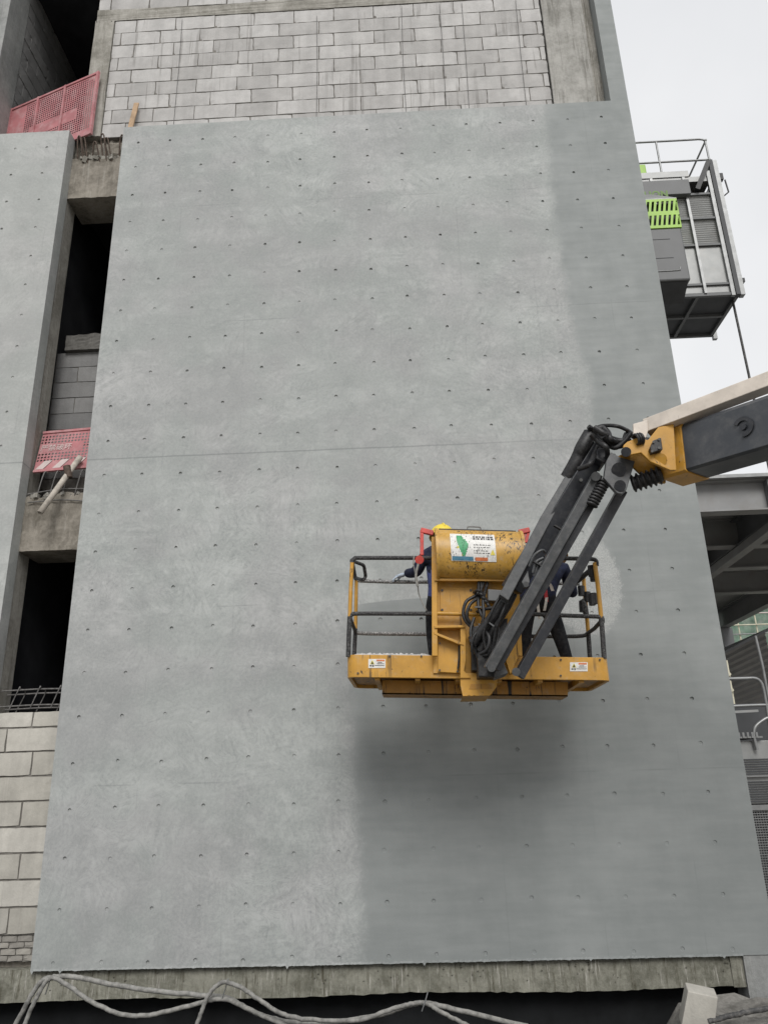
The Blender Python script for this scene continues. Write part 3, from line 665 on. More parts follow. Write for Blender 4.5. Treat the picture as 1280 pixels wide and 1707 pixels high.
# rounded cover as a half drum about an x axis
cl_, cr_ = at(726, 884, CY), at(870, 888, CY); cb = at(726, 966, CY)
CR = .5 * (cl_.z - cb.z); CC = (cl_ + cb) * .5; dzr = cr_.z - cl_.z; CW = cr_.x - cl_.x
def cpt(u, a, off=0.0):
    r_ = CR + off; return V((CC.x + CW * u, CC.y - r_ * .85 * math.cos(a), CC.z + dzr * u + r_ * math.sin(a)))
def patch(m, u0, u1, a0, a1, off, nu=2, na=6):
    vs = [cpt(u0 + (u1 - u0) * i / nu, a0 + (a1 - a0) * j / na, off) for i in range(nu + 1) for j in range(na + 1)]
    m.add(vs, [(i * (na+1) + j, (i+1) * (na+1) + j, (i+1) * (na+1) + j + 1, i * (na+1) + j + 1) for i in range(nu) for j in range(na)], True)
def cover(m):
    A0, A1, n = -math.pi / 2, math.pi / 2, 22; vs = []
    for u in (0, 1): vs += [cpt(u, A0 + (A1 - A0) * j / n) for j in range(n + 1)]
    m.add(vs, [(j, n + 1 + j, n + 2 + j, j + 1) for j in range(n)], True)
    m.add(vs[:n + 1], (tuple(range(n, -1, -1)),)); m.add(vs[n + 1:], (tuple(range(n + 1)),))
    m.box((CC.x, CC.y, cb.z), (CC.x + CW, CC.y + .14, cb.z + .02)); m.add([cpt(0, A0), cpt(1, A0), cpt(1, A1), cpt(0, A1)], ((3, 2, 1, 0),))
cov = part('console_cover', YELC, lift, cover)
for u in (0.0, .965):
    part('cover_rim', YELC, cov, lambda m: [patch(m, u, u + .035, -1.5, 1.5, .012, 1, 18), m.add([cpt(u, -1.5 + 3 * j / 18, o_) for j in range(19) for o_ in (.012, -.01)], [(2*j, 2*j+1, 2*j+3, 2*j+2) for j in range(18)])])
part('cover_edge', BLKM2, cov, lambda m: m.tube([cpt(.05, 1.5, .008), cpt(.5, 1.5, .008), cpt(.94, 1.5, .008)], .008, 6))
part('cover_handle', DRST, cov, lambda m: m.tube(smooth([cpt(.38, 1.5, 0), cpt(.385, 1.5, .03), cpt(.40, 1.5, .04), cpt(.52, 1.5, .04), cpt(.535, 1.5, .03), cpt(.54, 1.5, 0)], 3), .006, 6))
part('sticker', WHT, cov, lambda m: patch(m, .165, .665, -.46, .72, .004, 4, 10))
part('print', GRNS, cov, lambda m: [patch(m, u0, u1, a - .045, a + .046, .006, 1, 1) for a, u0, u1 in ((.56, .235, .30), (.47, .235, .31), (.38, .236, .335), (.29, .238, .35), (.2, .245, .362), (.11, .255, .36), (.02, .262, .35), (-.07, .272, .34), (-.16, .285, .33), (-.22, .295, .322))])
part('print', YELS, cov, lambda m: m.add([cpt(u, a, .0055) for u, a in ((.222, .3), (.24, .55), (.255, .1), (.30, -.22), (.285, -.26), (.23, .05))], (tuple(range(6)),)))
part('print', BLUS, cov, lambda m: patch(m, .175, .41, -.43, -.28, .007)); part('print', REDS, cov, lambda m: patch(m, .43, .57, -.43, -.30, .007))
part('print', YELS, cov, lambda m: m.add([cpt(.60, -.2, .007), cpt(.655, -.2, .007), cpt(.63, .02, .007)], ((0, 1, 2),)))
def scrib(m):
    for a, k in ((.55, 1), (.45, 1), (.18, .8), (.08, .8), (-.05, .6), (-.14, .7)):
        u = .42
        while u < .42 + .22 * k:
            l_ = random.uniform(.008, .03); patch(m, u, u + l_, a - (.035 if a > .4 else .012), a + (.035 if a > .4 else .012), .0065, 1, 1); u += l_ + random.uniform(.006, .014)
    for _ in range(60):
        u = random.uniform(.17, .65); a = random.uniform(-.4, .68); patch(m, u, u + random.uniform(.002, .006), a, a + random.uniform(.02, .1), .0075, 1, 1)
part('print', BLKS, cov, scrib)
def label_px(px0, py0, px1, py1):
    def Q(u, v, o_=0): return at(px0 + (px1 - px0) * u, py0 + (py1 - py0) * v, FY - .004 - o_)
    s = part('sticker', WHT, lift, lambda m: m.prism([Q(0, 0), Q(1, 0), Q(1, 1), Q(0, 1)], (0, .003, 0)))
    def q(m, u0, v0, u1, v1): m.add([Q(u0, v0, .002), Q(u1, v0, .002), Q(u1, v1, .002), Q(u0, v1, .002)], ((0, 3, 2, 1),))
    part('print', YELS, s, lambda m: m.add([Q(.10, .58, .002), Q(.36, .58, .002), Q(.23, .1, .002)], ((0, 1, 2),)))
    part('print', BLKS, s, lambda m: (m.add([Q(.15, .55, .003), Q(.31, .55, .003), Q(.23, .22, .003)], ((0, 1, 2),)), q(m, .08, .68, .2, .82), q(m, .24, .66, .32, .86), q(m, .36, .7, .94, .76), q(m, .5, .5, .92, .56), q(m, .55, .36, .8, .42)))
    part('print', REDS, s, lambda m: q(m, .48, .07, .95, .25))
label_px(614, 1098.5, 642.5, 1113.5); label_px(949.5, 1104, 979, 1119)
# red guards either side of the cover, cord reel
part('lever_guard', RED, lift, lambda m: (m.bar(L(703, 884, .05), L(703, 926, .05), .035, .035, (0, 1, 0)), m.bar(L(701, 884, .05), L(722, 889, .05), .05, .045, (0, 1, 0))), .006)
part('lever_guard', RED, lift, lambda m: (m.bar(L(864, 888, .05), L(882, 884, .05), .05, .055, (0, 1, 0)), m.bar(L(873, 888, .05), L(870, 912, .05), .03, .03, (0, 1, 0)), m.bar(L(881, 884, .05), L(876, 905, .05), .03, .03, (0, 1, 0))), .006)
part('cord_reel', RED, lift, lambda m: m.tube([L(699, 933, -.04), L(699, 933, .05)], .042, 14), .004)
tube_px('pull_cord', [(690, 927, -.03), (689, 940, -.03), (692, 955, -.03), (696, 975, -.03), (698, 990, 0), (704, 1005, 0), (711, 1018, .0)], .006, CAB)
tube_px('pull_cord', [(697, 940, -.05), (693, 960, -.05), (696, 977, -.05)], .012, CAB)
# hoses and valve block
def hose(pts, r=.016, mat=None):
    P = [at(x, y, Y) for x, y, Y in pts]; return part('hose', mat or BLKM2, lift, lambda m: m.tube(smooth(P, 6), r, 8))
hose([(798, 968, -1.65), (795, 990, -1.72), (777, 1003, -1.75), (772, 1025, -1.75), (780, 1040, -1.75), (793, 1050, -1.75)])
hose([(802, 968, -1.65), (800, 992, -1.72), (783, 1008, -1.78), (778, 1028, -1.78), (788, 1045, -1.75)])
hose([(806, 970, -1.65), (797, 1000, -1.75), (800, 1020, -1.78), (812, 1040, -1.8)])
hose([(812, 972, -1.65), (805, 1000, -1.78), (806, 1025, -1.82), (800, 1050, -1.8), (787, 1070, -1.78)])
hose([(786, 1085, -1.72), (805, 1093, -1.85), (822, 1085, -1.9), (830, 1060, -1.9), (828, 1040, -1.9)])
hose([(790, 1068, -1.72), (802, 1050, -1.85), (818, 1042, -1.9), (832, 1022, -1.95)])
hose([(795, 1020, -1.7), (810, 1015, -1.8), (826, 1012, -1.85), (842, 1003, -1.95)])
hose([(783, 1062, -1.7), (795, 1085, -1.8), (798, 1102, -1.75)])
for k in range(5): hose([(790 + k * 5, 988 + k * 4, -1.72), (797 + k * 4, 984 + k * 6, -1.8), (806 + k * 3, 992 + k * 6, -1.76)], .013)
part('valve_block', BLKM2, lift, lambda m: (m.pp([(783, 1046), (806, 1040), (812, 1066), (800, 1076), (784, 1072)], -1.78, .14), m.pp([(786, 1070), (806, 1070), (808, 1118), (786, 1118)], -1.72, .12)), .008)
part('control_box', HGRY, lift, lambda m: m.pp([(813, 982), (846, 984), (846, 1003), (813, 1001)], -1.74, .12), .006)
part('mount_block', BLKM2, lift, lambda m: m.pp([(795, 1088), (828, 1034), (846, 1030), (842, 1100), (828, 1128), (797, 1128)], -1.86, .24), .01)
part('mount_pin', GRYL, lift, lambda m: m.tube([at(819, 1113, -2.25), at(819, 1113, -1.8)], .035, 14)); part('mount_pin', GRYL, lift, lambda m: m.tube([at(860, 1120, -2.15), at(860, 1120, -1.8)], .035, 14))
part('swing_bracket', GRYL, lift, lambda m: (m.pp([zb_(225, 1240), zb_(290, 1200), zb_(330, 1290), zb_(220, 1330)], -1.98, .2),), .006)
# jib arms
part('jib_arm', GRY, lift, lambda m: m.bar(at(997, 748, -2.12), at(852, 983, -1.98), .20, .16, (.85, 0, .55)), .008).__setitem__('label', 'wide charcoal box arm')
def armface(m):
    m.pp([zb_(600, 0), zb_(690, 0), zb_(330, 690), zb_(255, 640)], -2.22, .02)
part('jib_arm_plate', GRYL, lift, lambda m: m.pp([(952, 776), (961, 783), zb_(700, 0), zb_(330, 695), zb_(256, 645), zb_(598, 0)], -2.16, .10), .006)
part('jib_link', GRYL, lift, lambda m: m.bar(at(995, 792, -2.32), at(814, 1116, -2.18), .075, .085, (.85, 0, .55)), .006)
part('jib_cylinder', GRY, lift, lambda m: m.bar(at(1008, 800, -2.22), at(826, 1116, -2.08), .10, .06, (.85, 0, .55)), .006)
part('jib_link', GRY, lift, lambda m: m.bar(at(1036, 818, -2.16), at(864, 1128, -2.02), .085, .085, (.85, 0, .55)), .006)
part('jib_sleeve', BLKM2, lift, lambda m: m.tube([at(850, 985, -2.02), at(838, 1006, -2.0), at(812, 1040, -1.95), at(788, 1072, -1.88)], .045, 10))
part('jib_sleeve', BLKM2, lift, lambda m: m.tube([at(856, 990, -1.98), at(845, 1012, -1.98), at(822, 1048, -1.93), at(800, 1085, -1.86)], .035, 10))
def spring(pa, pb, Y0, Y1, r, turns, rr):
    a, b = at(*pa, Y0), at(*pb, Y1); d = (b - a); t_ = d.normalized(); x = t_.orthogonal().normalized(); y = t_.cross(x); n = turns * 10
    return [a + d * (i / n) + x * (r * math.cos(6.2832 * i / 10)) + y * (r * math.sin(6.2832 * i / 10)) for i in range(n + 1)]
part('coiled_hose', BLKM2, lift, lambda m: m.tube(spring((1007, 800), (984, 842), -2.32, -2.30, .05, 9, 0), .014, 6))
part('cable_guide', GRYL, lift, lambda m: (m.tube(smooth([at(882, 944, -2.22), at(890, 926, -2.25), at(903, 917, -2.25), at(908, 921, -2.2)], 4), .012, 6), m.tube(smooth([at(888, 955, -2.22), at(893, 937, -2.24), at(905, 930, -2.24)], 4), .014, 6), m.tube(smooth([at(890, 960, -2.2), at(895, 945, -2.22), at(903, 935, -2.22)], 4), .02, 6)))
part('arm_lug', GRYL, lift, lambda m: (m.pp([zb_(440, 540), zb_(490, 450), zb_(505, 540), zb_(490, 585), zb_(465, 590)], -2.24, .05), m.tube([at(*zb_(475, 562), -2.27), at(*zb_(475, 562), -2.18)], .024, 12)), .003)
def bolts(pts, Y, r=.012):
    for x, y in pts: part('bolt_head', GRYL, lift, lambda m: m.tube([at(x, y, Y - .012), at(x, y, Y)], r, 6))
bolts([za(870, 610), za(1105, 610), za(870, 770), za(1105, 770)], FY - .035); bolts([za(850, 1045), za(850, 1265), za(995, 1275)], FY - .04, .009)
bolts([za(180, 1290), za(440, 1150), za(700, 1150), zb_(760, 1180), zb_(760, 1310), zb_(1080, 1180)], FY - .002, .009)
for pa_, pb_, Y in (((835, 1001), (846, 1006), -2.06), ((812, 1036), (823, 1044), -2.01), ((797, 1040), (812, 1048), -1.86), ((791, 1012), (803, 1012), -1.80)):
    part('hose_clamp', GRYL, lift, lambda m: m.bar(at(*pa_, Y), at(*pb_, Y), .012, .012))
hose([(838, 990, -2.05), (826, 1006, -2.06), (815, 1030, -2.04), (806, 1060, -1.98), (812, 1090, -1.95)], .012); hose([(846, 1000, -2.05), (836, 1024, -2.06), (826, 1052, -2.0), (820, 1085, -1.96)], .014)
hose([(790, 1030, -1.82), (784, 1052, -1.86), (788, 1075, -1.86), (796, 1096, -1.84)], .014); hose([(800, 1048, -1.9), (790, 1060, -1.94), (786, 1082, -1.92), (792, 1108, -1.84)], .011)
hose([(806, 1050, -1.95), (815, 1062, -2.0), (812, 1082, -2.0), (800, 1090, -1.95)], .016)
for (x, y) in ((1004, 757), (930, 880), (895, 940)): part('arm_band', BLKM2, lift, lambda m: m.bar(at(x - 7, y - 4, -2.26), at(x + 16, y + 9, -2.24), .03, .012))
part('arm_bolt', GALV, lift, lambda m: m.tube([at(968, 800, -2.2), at(968, 800, -2.13)], .016, 8))
# jib head plate
jh = part('jib_head_plate', GRYL, lift, lambda m: m.pp([zc_(320, 600), zc_(350, 545), zc_(400, 575), zc_(490, 600), zc_(440, 770), zc_(415, 795), zc_(385, 790), zc_(305, 700)], -2.40, .05), .006)
part('jib_head_plate', GRY, lift, lambda m: m.pp([zc_(330, 605), zc_(400, 580), zc_(480, 610), zc_(430, 775), zc_(320, 695)], -2.02, .05), .006)
for x, y, r in ((395, 650, .062), (402, 745, .048)):
    part('pivot_pin', GRY, jh, lambda m: m.tube([at(*zc_(x, y), -2.425), at(*zc_(x, y), -1.95)], r, 18), .003)
part('pivot_pin', GRYL, jh, lambda m: m.tube([at(*zc_(258, 690), -2.42), at(*zc_(258, 690), -2.2)], .04, 14), .003)
part('head_block', GRY, lift, lambda m: m.pp([zc_(270, 520), zc_(330, 520), zc_(345, 560), zc_(310, 610), zc_(250, 580)], -2.3, .22), .01)
part('hose_cover', BLKM2, lift, lambda m: m.tube(smooth([at(*zc_(225, 440), -2.2), at(*zc_(180, 520), -2.2), at(*zc_(160, 570), -2.16), at(*zc_(130, 630), -2.14), at(*zc_(90, 700), -2.1)], 4), .07, 10))
for pts in ([(215, 395), (260, 430), (320, 490), (370, 520), (420, 490), (470, 430)], [(240, 410), (300, 390), (380, 392), (440, 415), (475, 440)], [(250, 430), (290, 400), (330, 430), (345, 470), (390, 495)],
            [(230, 440), (270, 480), (320, 520), (330, 590)], [(300, 450), (350, 500), (400, 510), (460, 470)], [(250, 400), (310, 440), (360, 470), (420, 480), (440, 440)], [(160, 645), (220, 620), (250, 560), (270, 510)]):
    hose([(*zc_(x, y), -2.35 + random.uniform(-.1, .1)) for x, y in pts], random.uniform(.016, .03))
part('bellows', BLKM2, lift, lambda m: (lambda a, b: m.tube([a + (b - a) * (i / 24) for i in range(25)], .1, 14, True, [.066 + (.016 if i % 4 in (1, 2) else -.008) for i in range(25)]))(at(*zc_(470, 735), -2.28), at(*zc_(650, 680), -2.36)))
# boom: axis runs towards the camera's right
BT = at(1142, 757, -2.38); BD = (at(1280, 714, -2.95) - at(1142, 757, -2.38)); 
BD.normalize(); BT = BT + BD * .08
side = BD.cross(V((0, 0, 1))).normalized(); bup = side.cross(BD)
BH, BW = .43, .34
def bp(s_, a, b): return BT + BD * s_ + side * (a * BW / 2) + bup * (b * BH / 2)
BLEN = 5.6
def boombox(m, s0, s1, gw=0.0, gh=0.0):
    ch = .18; prof = ((-1, -1 + ch * .4), (-1 + ch, -1), (1 - ch, -1), (1, -1 + ch * .4), (1, 1 - ch), (1 - ch, 1), (-1 + ch, 1), (-1, 1 - ch)); n = 8
    vs = [BT + BD * s_ + side * (a * (BW / 2 + gw)) + bup * (b * (BH / 2 + gh)) for s_ in (s0, s1) for a, b in prof]
    m.add(vs, [(i, (i + 1) % n, n + (i + 1) % n, n + i) for i in range(n)] + [tuple(range(n - 1, -1, -1)), tuple(range(n, 2 * n))])
boom = part('main_boom', BOOM, lift, lambda m: boombox(m, 0, BLEN), .004)
part('boom_collar', YEL, lift, lambda m: boombox(m, -.23, .012, .012, .012), .004)
for o_ in (-.14, .15): part('boom_head_plate', YEL, lift, lambda m: m.prism([at(*zc_(x, y), BT.y) + V((0, o_, 0)) for x, y in ((398, 545), (420, 525), (480, 500), (540, 515), (600, 440), (690, 420), (705, 690), (670, 690), (555, 640), (500, 588), (425, 603), (400, 585))], (0, .03, 0)), .005)
for x, y, r, mt in ((437, 545, .042, GRY), (640, 592, .055, YEL)):
    part('pivot_pin', mt, lift, lambda m: m.tube([at(*zc_(x, y), BT.y - .148), at(*zc_(x, y), BT.y + .22)], r, 16), .003)
part('sensor_block', BLKM2, lift, lambda m: m.pp([zc_(580, 520), zc_(600, 475), zc_(645, 460), zc_(655, 530), zc_(590, 550)], BT.y - .2, .06), .006)
part('bolt', GALV, lift, lambda m: [m.tube([at(*zc_(x, y), BT.y - .215), at(*zc_(x, y), BT.y - .19)], .011, 8) for x, y in ((592, 540), (633, 520), (632, 470), (600, 485))])
fr = -side if side.y > 0 else side
def bs(px, py, o_=0.0):   # point on the boom's camera-side face under a pixel
    nrm = fr; p0 = BT + fr * (BW / 2 + o_); d = ray(px, py); return CP + d * ((p0 - CP).dot(nrm) / d.dot(nrm))
def ringp(m):
    c = bs(1239, 712, .0); u = BD; v = bup
    n = 20
    for r0, r1, h, a0, a1 in ((.052, .085, .016, -100, 150),):
        vs = []
        for i in range(n + 1):
            a = R(a0 + (a1 - a0) * i / n)
            for r_, o_ in ((r1, -.01), (r1, h), (r0, h), (r0, -.01)): vs.append(c + u * (r_ * math.cos(a)) + v * (r_ * math.sin(a)) + fr * o_)
        m.add(vs, [(4*i + k, 4*i + (k+1) % 4, 4*i + 4 + (k+1) % 4, 4*i + 4 + k) for i in range(n) for k in range(4)] + [(0, 1, 2, 3), (4*n + 3, 4*n + 2, 4*n + 1, 4*n)])
    m.tube([c - fr * .01, c + fr * .02], .028, 14)
part('wear_pad_boss', GRY, boom, ringp)
# pale cable-carrier link above the boom
LA = at(*zc_(560, 405), -2.44); LB = LA + (at(*zc_(1280, 133), -2.97) - LA).normalized() * 5.4
part('upper_link', CRM, lift, lambda m: m.bar(LA, LB, .15, .125, (0, 0, 1)), .006)
part('link_end', CRM, lift, lambda m: m.pp([zc_(480, 378), zc_(565, 355), zc_(568, 420), zc_(545, 490), zc_(482, 500)], -2.53, .03), .004)
part('link_pin', BLKM2, lift, lambda m: (m.tube([at(*zc_(514, 466), -2.58), at(*zc_(514, 466), -2.42)], .048, 16), m.tube(spring((1058, 733), (1070, 731), -2.6, -2.59, .045, 3, 0), .012, 6)))
part('link_pin', BLKM2, lift, lambda m: m.tube([at(*zc_(540, 490), -2.5), at(*zc_(610, 500), -2.5)], .05, 10))
# riser, turntable and chassis standing on the ground out of frame
BE = BT + BD * BLEN
part('riser', YEL, lift, lambda m: (m.bar(BE + V((0, 0, -.05)), V((BE.x + .1, BE.y - .2, 1.35)), .3, .36), m.bar(LB, BE + bup * .3, .1, .1)), .01)
lx, ly = BE.x + .1, BE.y - .2
part('turntable', YEL, lift, lambda m: (m.box((lx - 1.3, ly - .7, .95), (lx + 1.0, ly + .7, 1.45)), m.tube([(lx, ly, .8), (lx, ly, .96)], .55, 20)), .03)
part('chassis', GRY, lift, lambda m: m.box((lx - 1.3, ly - .62, .42), (lx + 1.3, ly + .62, .80)), .03)
for sx_ in (-1, 1):
    for sy_ in (-1, 1):
        c = V((lx + sx_ * 1.05, ly + sy_ * .84, .45))
        wh = part('wheel', TYRE, lift, lambda m: m.tube([c + V((0, -.17, 0)), c + V((0, -.13, 0)), c + V((0, .13, 0)), c + V((0, .17, 0))], .45, 24, True, [.40, .45, .45, .40]))
        part('rim', YEL, wh, lambda m: m.tube([c + V((0, sy_ * .165, 0)), c + V((0, sy_ * .185, 0))], .22, 16))

# ------------------------------------------------------------------ people
def skin_body(name, joints, edges, mats, pick, parent, sub=2):
    me = bpy.data.meshes.new(name); keys = list(joints)
    me.from_pydata([joints[k][0] for k in keys], [(keys.index(a), keys.index(b)) for a, b in edges], [])
    o = bpy.data.objects.new(name, me); col.objects.link(o)
    sk = o.modifiers.new('skin', 'SKIN'); sk.use_smooth_shade = True
    sv = me.skin_vertices[0].data
    for i, k in enumerate(keys): r_ = joints[k][1]; sv[i].radius = r_ if isinstance(r_, tuple) else (r_, r_)
    sv[0].use_root = True
    sb = o.modifiers.new('sub', 'SUBSURF'); sb.levels = sub; sb.render_levels = sub
    bpy.context.view_layer.update(); ev = o.evaluated_get(bpy.context.evaluated_depsgraph_get())
    m2 = bpy.data.meshes.new_from_object(ev); bpy.data.objects.remove(o)
    m2.materials.clear()
    for mt in mats: m2.materials.append(mt)
    for p in m2.polygons: p.material_index = pick(p.center); p.use_smooth = True
    o = bpy.data.objects.new(name, m2); col.objects.link(o)
    if parent: attach(o, parent)
    return o
def hand(parent, wrist, dirn, down, side_, mat):
    """gloved hand: palm and five bent fingers closing over a bar"""
    d = V(dirn).normalized(); n = V(down).normalized(); s_ = d.cross(n).normalized() * side_; w = V(wrist)
    J = {'w': (w, .027), 'p': (w + d * .05, (.030, .022)), 'k': (w + d * .085, (.036, .018))}; E = [('w', 'p'), ('p', 'k')]
    for i, (o_, ln) in enumerate(((-.030, .85), (-.010, 1.0), (.011, .95), (.031, .75))):
        b = w + d * .085 + s_ * o_; J[f'a{i}'] = (b + d * .022, .0095); J[f'b{i}'] = (b + d * (.040 * ln + .012) + n * .022, .009); J[f'c{i}'] = (b + d * .038 * ln + n * .058 * ln, .008)
        E += [('k', f'a{i}'), (f'a{i}', f'b{i}'), (f'b{i}', f'c{i}')]
    J['t0'] = (w + d * .04 - s_ * .036 + n * .01, .0115); J['t1'] = (w + d * .062 - s_ * .05 + n * .035, .0105); J['t2'] = (w + d * .08 - s_ * .045 + n * .055, .009)
    E += [('p', 't0'), ('t0', 't1'), ('t1', 't2')]
    return skin_body('glove', J, E, [mat], lambda c: 0, parent)
def helmet(parent, c, up, fwd, mat, r=.125):
    up = V(up).normalized(); f = V(fwd); f = (f - up * f.dot(up)).normalized(); s_ = f.cross(up)
    def dome(m):
        n, k = 20, 8; vs = []; 
        for j in range(k + 1):
            a = math.pi / 2 * j / k
            for i in range(n):
                b_ = 2 * math.pi * i / n; rr = r * math.cos(a); vs.append(c + f * (rr * 1.14 * math.cos(b_)) + s_ * (rr * math.sin(b_)) + up * (r * .95 * math.sin(a)))
        m.add(vs, [(j*n + i, j*n + (i+1) % n, (j+1)*n + (i+1) % n, (j+1)*n + i) for j in range(k) for i in range(n)], True)
        br = []
        for i in range(n):
            b_ = 2 * math.pi * i / n; g = 1.08 + .28 * max(0, math.cos(b_)) ** 2
            p = c + f * (r * 1.14 * math.cos(b_)) + s_ * (r * math.sin(b_)); q = c + f * (r * 1.14 * g * math.cos(b_)) + s_ * (r * 1.07 * math.sin(b_)) - up * .012
            br += [p, q, q - up * .006]
        m.add(br, [(3*i, 3*((i+1) % n), 3*((i+1) % n) + 1, 3*i + 1) for i in range(n)] + [(3*i + 1, 3*((i+1) % n) + 1, 3*((i+1) % n) + 2, 3*i + 2) for i in range(n)], True)
        m.tube([c + f * (r * 1.05 * math.cos(a)) + up * (r * .97 * math.sin(a) + .004) for a in [math.pi * (.12 + .76 * i / 12) for i in range(13)]], .012, 6)
    return part('hard_hat', mat, parent, dome)
DZ = ow(3.95, 0) - .145     # basket floor height
def person(loc, label, J, hatm, mats, pick, head_up, face):
    t = empty('person', loc, label, 'person')
    E = [('pel', 'sp'), ('sp', 'ch'), ('ch', 'nk'), ('nk', 'hd'), ('hd', 'cr'), ('hd', 'ns')]
    for s_ in 'lr': E += [('ch', 'sh' + s_), ('sh' + s_, 'el' + s_), ('el' + s_, 'wr' + s_), ('pel', 'hp' + s_), ('hp' + s_, 'kn' + s_), ('kn' + s_, 'an' + s_), ('an' + s_, 'to' + s_)]
    hd = V(J['hd'][0]); f = V(face).normalized(); J['ns'] = (hd + f * .115 + V(head_up) * -.02, .014); J['cr'] = (hd + V(head_up) * .085, (.075, .085))
    b_ = skin_body('body', J, E, mats, pick, t)
    helmet(t, hd + V(head_up) * .055, head_up, face, hatm)
    s_ = f.cross(V(head_up)).normalized()
    for k in (-1, 1):
        e = hd + f * .088 + s_ * (k * .034) + V(head_up) * .01
        part('eye', BLKS, t, lambda m: m.tube([e - s_ * .008, e + s_ * .008], .007, 6)); q = hd + s_ * (k * .088)
        part('ear', SKIN, t, lambda m: m.tube([q + V(head_up) * .03, q + s_ * (k * .012), q - V(head_up) * .03], .014, 8))
    part('hair', HAIR, t, lambda m: [m.tube([hd - f * .06 + s_ * (k * .03) + V(head_up) * .06, hd - f * .082 + s_ * (k * .03) - V(head_up) * .03], .03, 8) for k in (-2, -1, 0, 1, 2)])
    return t
# worker behind the console, one arm laid over the far rail
hw = at(671, 962, -.74)
gx, gy = 4.06, -1.08
J1 = {'pel': (V((gx - .02, gy, DZ + .84)), (.155, .115)), 'sp': (V((gx - .01, gy + .02, DZ + 1.02)), (.145, .115)), 'ch': (V((gx, gy + .05, DZ + 1.22)), (.165, .12)), 'nk': (V((gx + .01, gy + .07, DZ + 1.36)), .058), 'hd': (V((gx + .01, gy + .12, DZ + 1.43)), (.082, .092)),
      'shl': (V((gx - .18, gy + .05, DZ + 1.25)), .068), 'ell': (V((gx - .27, gy + .15, DZ + 1.10)), .066), 'wrl': (hw + V((.035, -.02, .035)), .05),
      'shr': (V((gx + .19, gy + .05, DZ + 1.25)), .068), 'elr': (V((gx + .28, gy + .12, DZ + 1.02)), .052), 'wrr': (V((gx + .24, gy + .28, DZ + .90)), .034),
      'hpl': (V((gx - .11, gy, DZ + .76)), .095), 'knl': (V((gx - .14, gy + .06, DZ + .44)), .066), 'anl': (V((gx - .13, gy + .0, DZ + .08)), .048), 'tol': (V((gx - .15, gy + .15, DZ + .035)), (.045, .032)),
      'hpr': (V((gx + .09, gy, DZ + .76)), .095), 'knr': (V((gx + .11, gy + .06, DZ + .44)), .066), 'anr': (V((gx + .11, gy, DZ + .08)), .048), 'tor': (V((gx + .12, gy + .15, DZ + .035)), (.045, .032))}
def pk1(c):
    if c.z > DZ + 1.385 and abs(c.x - gx) < .15: return 0
    if c.z < DZ + .06: return 3
    if c.z < DZ + .80: return 2
    if c.z < DZ + 1.06 and abs(c.x - gx) < .22: return 4
    return 1
w1 = person((gx, gy, DZ), 'worker in navy with yellow hard hat behind the lift console, forearm over rail', J1, HELM, [SKIN, NAVY, TROU, BLKM2, BLUJ], pk1, V((.05, .15, 1)).normalized(), V((-.2, 1, -.1)))
hand(w1, hw + V((.03, -.015, .03)), (-1, .25, -.25), (-.3, .45, -.85), 1, GLOV); hand(w1, J1['wrr'][0], (.0, .8, -.6), (0, .3, -1), -1, GLOV)
# worker bent towards the wall at the right end
bx, by = 5.02, -1.12
J2 = {'pel': (V((bx - .06, by, DZ + .78)), (.16, .125)), 'sp': (V((bx + .02, by + .06, DZ + .94)), (.155, .125)), 'ch': (V((bx + .12, by + .16, DZ + 1.08)), (.185, .135)), 'nk': (V((bx + .20, by + .27, DZ + 1.17)), .06), 'hd': (V((bx + .235, by + .34, DZ + 1.25)), (.082, .092)),
      'shr': (V((bx + .27, by + .10, DZ + 1.06)), .072), 'elr': (V((bx + .36, by + .26, DZ + .82)), .056), 'wrr': (V((bx + .42, by + .46, DZ + .98)), .036),
      'shl': (V((bx - .02, by + .22, DZ + 1.12)), .072), 'ell': (V((bx + .02, by + .42, DZ + .94)), .056), 'wrl': (V((bx + .12, by + .44, DZ + 1.05)), .036),
      'hpl': (V((bx - .15, by, DZ + .70)), .10), 'knl': (V((bx - .20, by + .04, DZ + .40)), .075), 'anl': (V((bx - .22, by - .02, DZ + .08)), .05), 'tol': (V((bx - .25, by + .13, DZ + .035)), (.045, .032)),
      'hpr': (V((bx + .04, by, DZ + .70)), .105), 'knr': (V((bx + .13, by + .04, DZ + .42)), .078), 'anr': (V((bx + .19, by - .02, DZ + .08)), .054), 'tor': (V((bx + .22, by + .13, DZ + .035)), (.045, .032))}
hd2 = J2['hd'][0]
def pk2(c):
    if (c - hd2).length < .16 and c.z > DZ + 1.15: return 0
    if c.z < DZ + .06: return 3
    if c.z < DZ + .74: return 2
    return 1
w2 = person((bx, by, DZ), 'worker in navy shirt and harness bent towards the wall in the basket', J2, HAT, [SKIN, NAVY, TROU, BLKM2], pk2, V((.25, .45, .9)).normalized(), V((.1, 1, -.5)))
hand(w2, J2['wrr'][0], (.2, .9, .3), (-.2, .5, -.8), -1, BLKM2); hand(w2, J2['wrl'][0], (.3, .9, .2), (0, .5, -.8), 1, BLKM2)
def strap(name, pts, wd, mat):
    def f_(m):
        P = smooth([at(x, y, Y) for x, y, Y in pts], 4)
        vs = []
        for p in P: vs += [p + V((-wd / 2, 0, 0)), p + V((wd / 2, 0, 0)), p + V((wd / 2, .006, 0)), p + V((-wd / 2, .006, 0))]
        m.add(vs, [(4*i + k, 4*i + (k+1) % 4, 4*i + 4 + (k+1) % 4, 4*i + 4 + k) for i in range(len(P) - 1) for k in range(4)])
    return part(name, mat, w2, f_)
strap('harness_strap', [(908, 966, -1.30), (909, 985, -1.32), (911, 1003, -1.32)], .032, STRR); strap('harness_strap', [(911, 996, -1.325), (909, 1008, -1.325), (907, 1018, -1.31)], .026, STRP)
